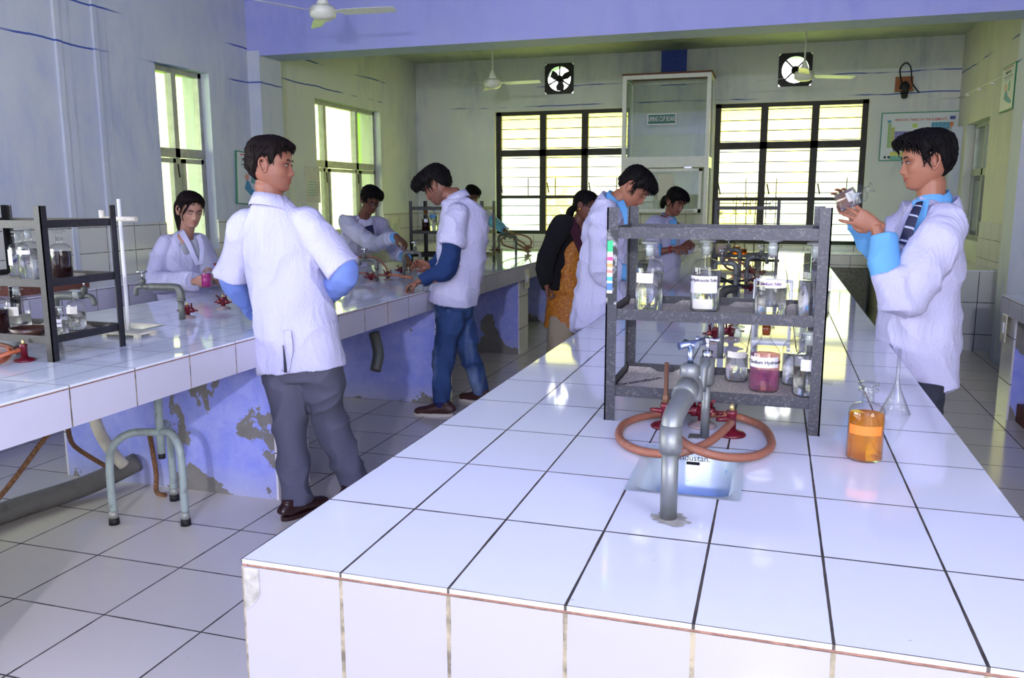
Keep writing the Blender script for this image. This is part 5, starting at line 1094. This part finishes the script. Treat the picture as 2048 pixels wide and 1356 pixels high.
# ---- 9 student pouring, right
def pourer():
    nb=J(1862,402,2.78); ls,rs=J(1882,450,2.62),J(1822,440,2.95); le,re=J(1803,590,2.55),J(1770,520,3.0); lw,rw=J(1752,452,2.6),J(1708,432,2.9); pc=V((1.47,2.78,.84))
    kn=[V((1.5,2.68,.48)),V((1.5,2.86,.48))]; an=[V((1.52,2.68,.1)),V((1.52,2.88,.1))]
    e,H,inv=person('student with a striped tie at the right, pouring from a bottle, in profile',0,base=(1.5,2.75,0),head=J(1851,322,2.78),fwd=(-1,-.13,-.1),neck=nb,tilt=(-.04,0,1),sh=[ls,rs],el=[le,re],wr=[lw,rw],
      hands=[dict(d=(-.85,-.15,.42),pn=(-.15,.95,.1),side=1,curls=[.5,.5,.6,.8],thumb=.25,spread=.26),dict(d=(-.35,.0,.95),pn=(-.6,-.8,.1),side=-1,curl=.55,thumb=.5,spread=.2)],pelvis=pc,knee=kn,ankle=an,skin='skin_tan',S=1.0,eyes='open',
      style=dict(t=.016,top=.022,front=.026,fringe=.062,temple=.045,side=-.018,nape=-.085,ear=.03,locks=300,ll=.05,lr=.003,seed=3,ff=.45),voxel=.003)
    sr=(rs-ls).normalized()
    spine=[nb+V((.03,0,-.01)),nb*.5+(ls+rs)*.25+V((.02,0,0)),(ls+rs)/2+V((.035,0,-.06)),J(1852,520,2.78),J(1842,600,2.78),J(1838,680,2.8),J(1850,740,2.8),J(1868,790,2.78)]
    g=garment(e,inv,'coat','coat_white',[(spine,[(.066,.066),(.105,.085),(.16,.11),(.175,.135),(.185,.155),(.19,.165),(.185,.14),(.165,.095)],sr,2.3),
       ([ls*.8+rs*.2+V((.01,0,0)),ls+V((.01,0,-.01)),ls*.5+le*.5+V((.015,0,-.015)),le+V((.01,0,-.02)),J(1785,540,2.56)],[.07,.08,.092,.09,.078]),([rs*.8+ls*.2,rs,rs*.4+re*.6,re+V((.03,0,.0)),J(1745,478,2.97)],[.07,.08,.08,.07,.058])],.0075,.009,1.15,31)
    up=(.0,0,1)
    sf=garments(e,inv,'shirt_sleeve','shirt_blue',[([le+V((0,0,.0)),le*.5+lw*.5+V((-.01,0,-.01)),lw+V((.03,0,-.035))],[.075,.066,.052]),([re,re*.5+rw*.5+V((0,0,-.01)),rw+V((.01,0,-.02))],[.062,.056,.043]),([nb+V((-.02,-.03,-.1)),nb+V((-.01,-.02,-.03)),nb+V((0,0,.008))],[(.075,.07),(.066,.062),(.056,.056)],sr)],.006,.004,None,6)
    collar(e,inv,'shirt_collar','shirt_blue',nb+V((.0,0,.0)),(-.12,-.05,1),(-1,-.35,0),(.064,.068),.036,.35,1.22,drop=.045,parent=sf)
    collar(e,inv,'coat_collar','coat_white',nb+V((.02,0,-.03)),(-.12,-.05,1),(-1,-.35,0),(.083,.085),.04,1.5,1.2,drop=.07,parent=g)
    strip(e,inv,'lapel','coat_white',[J(1890,415,2.66),J(1862,440,2.585),J(1832,480,2.59),J(1815,520,2.6)],[.05,.035],.004,(-.5,-1,.3),g)
    strip(e,inv,'lapel','coat_white',[J(1835,400,2.75),J(1808,440,2.72),J(1803,480,2.68),J(1810,520,2.63)],[.035,.03],.004,(-.8,-1,.3),g)
    strip(e,inv,'shirt_front','shirt_blue',[J(1842,400,2.66),J(1836,440,2.635),J(1818,490,2.63)],[.07,.04],.004,(-.6,-1,.3),sf)
    strip(e,inv,'tie','tie_stripe',[J(1839,405,2.645),J(1834,416,2.62),J(1822,445,2.605),J(1808,488,2.6)],[.03,.05],.005,(-.7,-1,.3))
    trousers(e,inv,'trouser_dark',V((1.49,2.76,.7)),sr,kn,[a-V((0,0,.03)) for a in an],hip=(.12,.085),th_=.075)
    for a in an: shoe(e,inv,(a.x,a.y,0),(-1,-.1,0),'shoe_dark','shoe_dark')
pourer()
v=J(1676,402,2.82); bo=bottle('clear bottle held tilted by the student with a tie at the right',(v.x,v.y,v.z-.012),.041,.17,.5,stopper=False,lab='label_grey',lab_z=(.3,.5),lab_a=(-40,20)); bo.rotation_euler=(math.radians(14),math.radians(62),0)
v=J(1705,440,2.72); fl=th('conical_flask','narrow glass flask receiving the pour, held at the right by the student with a tie','flask',(v.x,v.y,v.z-.035)); B().lathe([(.001,0),(.036,.0),(.036,.004),(.014,.075),(.0125,.105),(.018,.112)],n=24).build('flask_body','glass_clear',fl); B().lathe([(.001,.1),(.004,.12),(.026,.15)],n=24).build('funnel_mouth','glass_stopper',fl)
# ---- 7 student leaning by the grey rack
def lean7():
    nb=J(1228,402,4.05); ls,rs=J(1228,440,4.25),J(1206,430,3.88); le,re=J(1240,520,4.25),J(1206,535,3.85); lw,rw=J(1275,555,4.3),J(1262,548,4.0); pc=J(1205,600,4.05)
    kn=[V((-.24,4.2,.46)),V((-.24,3.9,.46))]; an=[V((-.28,4.2,.1)),V((-.28,3.9,.1))]
    e,H,inv=person('student in a long white coat bowing over the bench beside the grey rack',0,base=(-.25,4.05,0),head=J(1270,376,4.05),fwd=(.78,-.18,-.72),neck=nb,tilt=(.55,0,.85),sh=[ls,rs],el=[le,re],wr=[lw,rw],
      hands=[dict(d=(1,0,-.2),pn=(0,-.2,-1),curl=.7),dict(d=(1,.1,-.2),pn=(0,.3,-1),curl=.7)],pelvis=pc,knee=kn,ankle=an,skin='skin_tan',S=1.0,
      style=dict(t=.016,top=.02,front=.016,fringe=.052,temple=.035,side=-.018,nape=-.07,ear=.03,locks=260,ll=.06,lr=.0032,seed=8))
    sr=(rs-ls).normalized()
    spine=[nb+V((-.01,0,-.005)),nb*.5+(ls+rs)*.25,(ls+rs)/2+V((-.03,0,-.06)),J(1208,500,4.05),J(1202,570,4.05),J(1199,625,4.03),J(1196,665,4.0)]
    g=garment(e,inv,'coat','coat_white',[(spine,[(.065,.06),(.12,.085),(.18,.12),(.185,.14),(.185,.15),(.19,.16),(.2,.17)],sr,2.3),
       ([ls,le,le*.6+lw*.4],[.08,.08,.08]),([rs*.8+ls*.2,rs,re,re*.55+rw*.45],[.08,.085,.085,.082])],.0075,.008,1.1,41)
    sf=garments(e,inv,'shirt_sleeve','shirt_blue',[([re,re*.5+rw*.5,rw],[.06,.055,.045]),([le,lw],[.058,.042])],.006,.003)
    collar(e,inv,'shirt_collar','shirt_blue',nb+V((.012,0,.0)),(.55,-.05,1),(1,-.2,0),(.064,.066),.036,.4,1.2,drop=.03,parent=sf)
    collar(e,inv,'coat_collar','coat_white',nb+V((-.01,0,-.015)),(.5,-.05,1),(1,-.2,0),(.08,.085),.04,1.4,1.2,drop=.06,parent=g)
    strip(e,inv,'shirt_front','shirt_blue',[J(1240,402,3.96),J(1252,430,3.93),J(1257,470,3.93)],[.05,.035],.005,(.5,-1,.1),sf)
    trousers(e,inv,'trouser_dark',pc-V((0,0,.02)),sr,kn,[a-V((0,0,.03)) for a in an])
    for a in an: shoe(e,inv,(a.x,a.y,0),(1,-.1,0),'shoe_dark','shoe_dark')
lean7()
# ---- 6 woman in black cardigan
def woman():
    nb=J(1152,447,5.25); rs,ls=J(1122,452,5.05),J(1152,458,5.42); re,le=J(1090,525,4.98),J(1165,540,5.45); rw,lw=J(1093,572,5.0),J(1190,560,5.4); pc=J(1140,570,5.25)
    kn=[V((-.66,5.35,.44)),V((-.7,5.15,.44))]; an=[V((-.66,5.36,.08)),V((-.72,5.14,.08))]
    e,H,inv=person('woman in a black cardigan over a mustard kameez, bending towards the bench',0,base=(-.68,5.25,0),head=J(1172,412,5.25),fwd=(.93,-.22,-.2),neck=nb,tilt=(.22,0,1),sh=[ls,rs],el=[le,re],wr=[lw,rw],
      hands=[dict(d=(.6,.2,-.6),pn=(0,-.2,-1),curl=.7),dict(d=(.1,.05,-1),pn=(.9,.2,.1),curl=1.2,thumb=.9)],pelvis=pc,knee=kn,ankle=an,skin='skin_brown',S=.96,female=True,glasses=True,
      style=dict(t=.008,top=.01,fringe=.06,temple=.035,side=.0,nape=-.075,ear=.012,locks=60,ll=.08,lr=.003,seed=2,down=True,tail=[(0,-.09,-.03),(0,-.125,-.07),(-.01,-.125,-.14),(0,-.11,-.19)]))
    sr=(rs-ls).normalized()
    k=garment(e,inv,'kameez','kameez_mustard',[([J(1150,480,5.25),J(1140,560,5.25),J(1138,610,5.25),J(1138,652,5.25)],[(.14,.11),(.19,.15),(.2,.165),(.215,.185)],sr,2.3)],.0075,.007,.9,51)
    garments(e,inv,'salwar','salwar_beige',[([V((kn[i].x,kn[i].y,.56)),kn[i],an[i]-V((0,0,.02))],[.1,.112,.095]) for i in(0,1)],.0075,.011,.9,52)
    g=garment(e,inv,'cardigan','cardigan_black',[([nb+V((-.01,0,.01)),nb*.5+(ls+rs)*.25,(ls+rs)/2+V((-.02,0,-.05)),J(1126,510,5.25),J(1116,560,5.22),J(1112,584,5.2)],[(.06,.055),(.11,.085),(.165,.13),(.17,.135),(.18,.12),(.185,.1)],sr,2.3),
       ([rs*.8+ls*.2,rs,re,rw+V((0,0,.02))],[.075,.08,.068,.05]),([ls,le,lw],[.07,.065,.05])],.0075,.004,1.0,53)
    strip(e,inv,'dupatta','dupatta_maroon',[J(1136,440,5.1),J(1148,458,5.06),J(1166,500,5.08),J(1176,530,5.1)],[.09,.07],.008,(.2,-1,.3))
    B().ell(V(J(1162,408,5.25))*0+(H@V((.085,-.008,-.03)))+V(inv),(.01,.01,.012),10).build('earring','gold',e)
    for a in an: shoe(e,inv,(a.x,a.y,0),(1,-.2,0),'shoe_dark','shoe_dark',.9)
woman()
# ---- 8 girl at far side
def girl8():
    nb=J(1338,436,6.62); rs,ls=J(1308,452,6.45),J(1352,452,6.75); re,le=J(1308,500,6.4),J(1372,495,6.75); rw,lw=J(1347,498,6.38),J(1368,492,6.62); pc=J(1322,560,6.6)
    kn=[V((-.2,6.7,.46)),V((-.2,6.5,.46))]; an=[V((-.2,6.7,.08)),V((-.2,6.5,.08))]
    e,H,inv=person('girl with tied hair and a red bracelet before the fuming cupboard',0,base=(-.2,6.6,0),head=J(1352,404,6.6),fwd=(.72,-.55,-.42),neck=nb,tilt=(.25,-.1,1),sh=[ls,rs],el=[le,re],wr=[lw,rw],
      hands=[dict(d=(.6,-.3,.3),pn=(-.1,-.6,-.4),curl=.9),dict(d=(.9,-.1,.1),pn=(.1,.5,-.6),curl=.8)],pelvis=pc,knee=kn,ankle=an,skin='skin_brown',S=.97,female=True,
      style=dict(t=.012,top=.022,front=.012,fringe=.05,temple=.02,side=-.02,nape=-.07,ear=.0,locks=120,ll=.07,lr=.0035,seed=5,down=True,tail=[(0,-.09,.0),(.0,-.135,-.03),(0,-.14,-.09),(0,-.12,-.12)]))
    sr=(rs-ls).normalized()
    g=garment(e,inv,'coat','coat_white',[([nb,nb*.5+(ls+rs)*.25,(ls+rs)/2+V((0,0,-.05)),J(1330,510,6.6),J(1325,570,6.6),V((-.17,6.6,.72)),V((-.17,6.6,.5))],[(.06,.055),(.11,.08),(.16,.11),(.165,.12),(.175,.13),(.18,.14),(.19,.15)],sr,2.3),
       ([rs*.8+ls*.2,rs,re*.9+rs*.1,re*.7+rw*.3],[.072,.078,.078,.07]),([ls,le,le*.7+lw*.3],[.07,.07,.06])],.0075,.007,1.1,61)
    sf=garments(e,inv,'shirt_sleeve','shirt_blue',[([re,re*.6+rw*.4],[.06,.055]),([nb+V((.02,-.03,-.09)),nb],[(.06,.05),(.055,.052)],sr)],.006,.003)
    collar(e,inv,'shirt_collar','shirt_blue',nb+V((.004,0,.0)),(.2,-.1,1),(.8,-.6,0),(.062,.064),.034,.5,1.3,drop=.05,parent=sf)
    collar(e,inv,'coat_collar','coat_white',nb+V((-.005,0,-.015)),(.2,-.1,1),(.8,-.6,0),(.08,.08),.035,1.8,1.25,drop=.07,parent=g)
    strip(e,inv,'shirt_front','shirt_blue',[J(1346,440,6.5),J(1349,462,6.46),J(1346,490,6.46)],[.07,.04],.004,(.4,-1,.1),sf)
    B().tube([rw*.82+re*.18+V(inv),rw*.9+re*.1+V(inv)],.032,16).build('bracelet','bangle_red',e)
    trousers(e,inv,'trouser_dark',pc-V((0,0,.02)),sr,kn,[a-V((0,0,.03)) for a in an],.95)
    for a in an: shoe(e,inv,(a.x,a.y,0),(1,-.2,0),'shoe_dark','shoe_dark',.9)
girl8()
v=J(1372,500,6.42); fl=th('conical_flask','small glass flask held by the girl before the fuming cupboard','flask',(v.x,v.y,v.z-.1)); B().lathe([(.001,0),(.034,.0),(.034,.004),(.012,.06),(.011,.1),(.015,.104)],n=20).build('flask_body','glass_clear',fl)
# ---- 2 girl with ponytail, left
def girl2():
    nb=J(372,474,3.85); rs,ls=J(330,492,3.78),J(405,490,3.95); re,le=J(316,560,3.68),J(425,555,3.9); rw,lw=J(392,563,3.42),J(434,560,3.62); pc=J(372,620,3.85)
    kn=[V((-2.95,3.95,.46)),V((-3.1,3.9,.46))]; an=[V((-2.95,3.98,.08)),V((-3.1,3.92,.08))]
    e,H,inv=person('girl with a ponytail and grey top under her coat, holding a magenta bottle',0,base=(-3.03,3.88,0),head=J(381,420,3.78),fwd=(.8,-.5,-.3),neck=nb,tilt=(.2,-.1,1),sh=[ls,rs],el=[le,re],wr=[lw,rw],
      hands=[dict(d=(-.15,-.35,.85),pn=(-.5,-.5,0),curl=.95,s=.92),dict(d=(.85,-.3,.15),pn=(.2,.8,.1),curl=.85,s=.92)],pelvis=pc,knee=kn,ankle=an,skin='skin_light',S=.97,female=True,hair='hair_brown',
      style=dict(t=.012,top=.02,front=.006,ff=.0,fringe=.074,temple=.05,side=.005,nape=-.07,ear=.012,locks=70,ll=.07,lr=.003,seed=6,down=True,tail=[(0,-.1,.01),(0,-.155,0),(0,-.19,-.05),(0,-.185,-.13),(0,-.15,-.21)],tr=1.5,
       strands=[[(.02,.07,.09),(.05,.085,.06),(.07,.07,.02),(.078,.06,-.03),(.07,.065,-.06)],[(-.02,.07,.09),(-.05,.08,.06),(-.072,.06,.02),(-.078,.045,-.03)],[(.03,.07,.085),(.062,.08,.03),(.074,.07,-.01)]]),voxel=.0034)
    sr=(rs-ls).normalized()
    g=garment(e,inv,'coat','coat_white',[([nb+V((0,0,-.005)),nb*.5+(ls+rs)*.25,(ls+rs)/2+V((0,0,-.06)),J(368,540,3.86),J(368,600,3.87),V((-3.0,3.87,.72)),V((-3.0,3.87,.5))],[(.06,.055),(.1,.075),(.15,.11),(.155,.12),(.16,.13),(.17,.14),(.18,.15)],sr,2.3),
       ([rs*.8+ls*.2,rs,re,re*.4+rw*.6,rw+V((-.03,.01,0))],[.062,.07,.076,.07,.06]),([ls*.8+rs*.2,ls,le,le*.4+lw*.6],[.062,.066,.068,.058])],.007,.007,1.1,71)
    garment(e,inv,'top','grey_top',[([nb+V((.01,-.02,-.14)),nb+V((.005,-.01,-.05))],[(.05,.04),(.05,.05)],sr)],.006,.002)
    strip(e,inv,'top_front','grey_top',[J(385,480,3.74),J(394,505,3.72),J(399,526,3.71)],[.06,.01],.004,(.5,-1,.1))
    collar(e,inv,'coat_collar','coat_white',nb+V((0,0,-.01)),(.1,-.1,1),(.6,-.8,0),(.074,.076),.04,1.3,1.3,drop=.08,parent=g)
    for pts in ([J(362,462,3.76),J(378,490,3.7),J(396,530,3.685)],[J(396,470,3.8),J(404,495,3.72),J(402,530,3.69)]): strip(e,inv,'lapel','coat_white',pts,[.045,.03],.004,(.5,-1,.1),g)
    B().tube([rw+V((.055,-.02,.008))+V(inv),rw+V((.062,-.022,.009))+V(inv)],.0105,12).build('finger_ring','chrome',e)
    trousers(e,inv,'trouser_dark',pc-V((0,0,.02)),sr,kn,[a-V((0,0,.03)) for a in an],.95)
    for a in an: shoe(e,inv,(a.x,a.y,0),(.5,-1,0),'shoe_dark','shoe_dark',.9)
girl2()
v=J(413,553,3.38); bottle('bottle of magenta liquid with a red neck held by the girl with a ponytail',(v.x,v.y,v.z-.07),.033,.15,.6,liq='liquid_magenta',glass='glass_clear',stop='stopper_red',stopper=False)
v=J(432,532,3.5); e=th('bottle_stopper','red glass stopper held in the other hand of the girl with a ponytail','stopper',(v.x,v.y,v.z-.02)); B().lathe([(.001,0),(.008,0),(.01,.02),(.007,.026),(.016,.032),(.016,.038),(.001,.04)],n=18).build('stopper_body','stopper_red',e)
# ---- 3 man in glasses
def glassman():
    nb=J(722,442,6.25); rs,ls=J(694,448,6.12),J(762,452,6.38); re,le=J(742,486,5.85),J(790,500,6.1); rw,lw=J(795,474,5.45),J(815,518,5.6); pc=J(690,540,6.55)
    kn=[V((-3.1,6.7,.47)),V((-3.2,6.55,.47))]; an=[V((-3.12,6.75,.08)),V((-3.22,6.6,.08))]
    e,H,inv=person('man in glasses and a white coat reaching across the left bench to a tap',0,base=(-3.1,6.6,0),head=J(742,400,6.15),fwd=(.72,-.62,-.42),neck=nb,tilt=(.3,-.2,1),sh=[ls,rs],el=[le,re],wr=[lw,rw],
      hands=[dict(d=(.6,-.3,-.7),pn=(-.3,-.6,-.2),curl=.6),dict(d=(.75,-.2,-.5),pn=(-.3,.1,-1),curl=.7,thumb=.6)],pelvis=pc,knee=kn,ankle=an,skin='skin_deep',S=1.0,glasses=True,
      style=dict(t=.016,top=.026,front=.02,fringe=.062,temple=.04,side=-.01,nape=-.07,ear=.03,locks=340,ll=.04,lr=.004,seed=12,curl=1.2),voxel=.0038)
    sr=(rs-ls).normalized()
    g=garment(e,inv,'coat','coat_white',[([nb+V((-.01,0,-.005)),nb*.5+(ls+rs)*.25,(ls+rs)/2+V((-.04,0.02,-.08)),J(708,500,6.4),J(692,545,6.5),V((-3.05,6.6,.7)),V((-3.1,6.62,.45))],[(.065,.06),(.12,.09),(.18,.13),(.185,.14),(.19,.15),(.19,.16),(.2,.16)],sr,2.3),
       ([rs*.8+ls*.2,rs,re,re*.4+rw*.6,re*.12+rw*.88],[.08,.085,.078,.062,.058]),([ls*.8+rs*.2,ls,le,le*.3+lw*.7],[.08,.082,.075,.058])],.0075,.008,1.0,81)
    sf=garments(e,inv,'shirt_sleeve','shirt_blue',[([re,rw+(re-rw).normalized()*.03],[.05,.04]),([le,lw+(le-lw).normalized()*.02],[.05,.04]),([nb+V((.05,-.06,-.1)),nb],[(.06,.05),(.06,.058)],sr)],.006,.002)
    collar(e,inv,'shirt_collar','shirt_blue',nb+V((.01,-.005,.0)),(.3,-.3,1),(.7,-.7,0),(.064,.066),.036,.5,1.3,drop=.05,parent=sf)
    collar(e,inv,'coat_collar','coat_white',nb+V((-.005,0,-.015)),(.3,-.3,1),(.7,-.7,0),(.085,.085),.036,2.0,1.25,drop=.07,parent=g)
    strip(e,inv,'sweater_front','tie_navy',[J(738,452,6.02),J(741,468,5.98),J(739,486,6.0)],[.075,.05],.006,(.4,-1,.2))
    trousers(e,inv,'trouser_dark',pc-V((0,0,.02)),sr,kn,[a-V((0,0,.03)) for a in an])
    for a in an: shoe(e,inv,(a.x,a.y,0),(1,-.4,0),'shoe_dark','shoe_dark')
glassman()
# ---- 5 student at the far tap
def far5():
    nb=J(942,425,8.8); rs,ls=J(918,436,8.7),J(968,432,8.85); re,le=J(915,480,8.55),J(992,447,8.6); rw,lw=J(935,500,8.4),J(1012,463,8.25); pc=J(938,505,8.8)
    kn=[V((-2.85,8.85,.47)),V((-3.05,8.8,.47))]; an=[V((-2.85,8.9,.08)),V((-3.05,8.85,.08))]
    e,H,inv=person('student half hidden behind the one in jeans, reaching to the far tap',0,base=(-2.95,8.8,0),head=J(944,392,8.78),fwd=(.6,-.6,-.35),neck=nb,tilt=(.1,-.1,1),sh=[ls,rs],el=[le,re],wr=[lw,rw],
      hands=[dict(d=(.85,-.2,-.25),pn=(.1,.2,-1),curl=.7),dict(d=(.8,-.4,-.2),pn=(0,0,-1),curl=.6)],pelvis=pc,knee=kn,ankle=an,skin='skin_deep',S=1.0,
      style=dict(t=.014,top=.022,front=.014,fringe=.06,temple=.035,side=-.01,nape=-.07,ear=.03,locks=240,ll=.045,lr=.004,seed=15,curl=.8),voxel=.0046)
    sr=(rs-ls).normalized()
    g=garment(e,inv,'coat','coat_white',[([nb,nb*.5+(ls+rs)*.25,(ls+rs)/2+V((0,0,-.06)),J(940,480,8.8),V((-2.95,8.8,.8)),V((-2.95,8.82,.5))],[(.065,.06),(.12,.09),(.175,.12),(.18,.13),(.185,.14),(.19,.15)],sr,2.3),
       ([rs,re,rw],[.08,.075,.06]),([ls*.8+rs*.2,ls,ls*.3+le*.7],[.08,.085,.078])],.009,.007,1.1,91)
    sf=garments(e,inv,'shirt_sleeve','shirt_blue',[([ls*.3+le*.7,le,le*.15+lw*.85],[.062,.062,.045])],.007,.004)
    collar(e,inv,'shirt_collar','shirt_blue',nb+V((.005,0,.0)),(.1,-.1,1),(.7,-.7,0),(.064,.066),.034,.5,1.25,drop=.04,parent=sf)
    trousers(e,inv,'trouser_dark',pc-V((0,0,.02)),sr,kn,[a-V((0,0,.03)) for a in an])
    for a in an: shoe(e,inv,(a.x,a.y,0),(1,-.4,0),'shoe_dark','shoe_dark')
far5()

def beaker(label,px,py,r=.03,h=.09,lv=.0):
    v=at(px,py,'z',.85); e=th('beaker',label,'beaker',(v.x,v.y,.85),0,'glassware by the student in jeans'); B().lathe([(.001,.001),(r,.001),(r,h),(r*1.08,h+.003),(r*.95,h),(r*.95,.004),(.001,.004)],n=20).build('beaker_body','glass_clear',e)
beaker('glass beaker on the bench just under the sleeve of the student in jeans',868,578,.03,.1); beaker('tall glass beaker between the fist and coat of the student in jeans',852,583,.022,.12); beaker('wide glass beaker on the bench behind the fist of the student in jeans',838,552,.035,.08)
v=at(850,556,'z',.85); e=th('cleaning_cloth','crumpled grey cloth by the hands at the tap','cloth',(v.x,v.y,.85)); rc_=random.Random(4); b=B()
for k in range(9): b.ell((rc_.uniform(-.03,.03),rc_.uniform(-.03,.03),.03+rc_.uniform(0,.08)),(.035,.03,.03),10)
me=remesh(b,.006,2); folds(me,3,.004); e2=mesh_obj('cloth_body',me,'grey_top',e,True); me.materials.clear(); me.materials.append(MT['grey_top'])
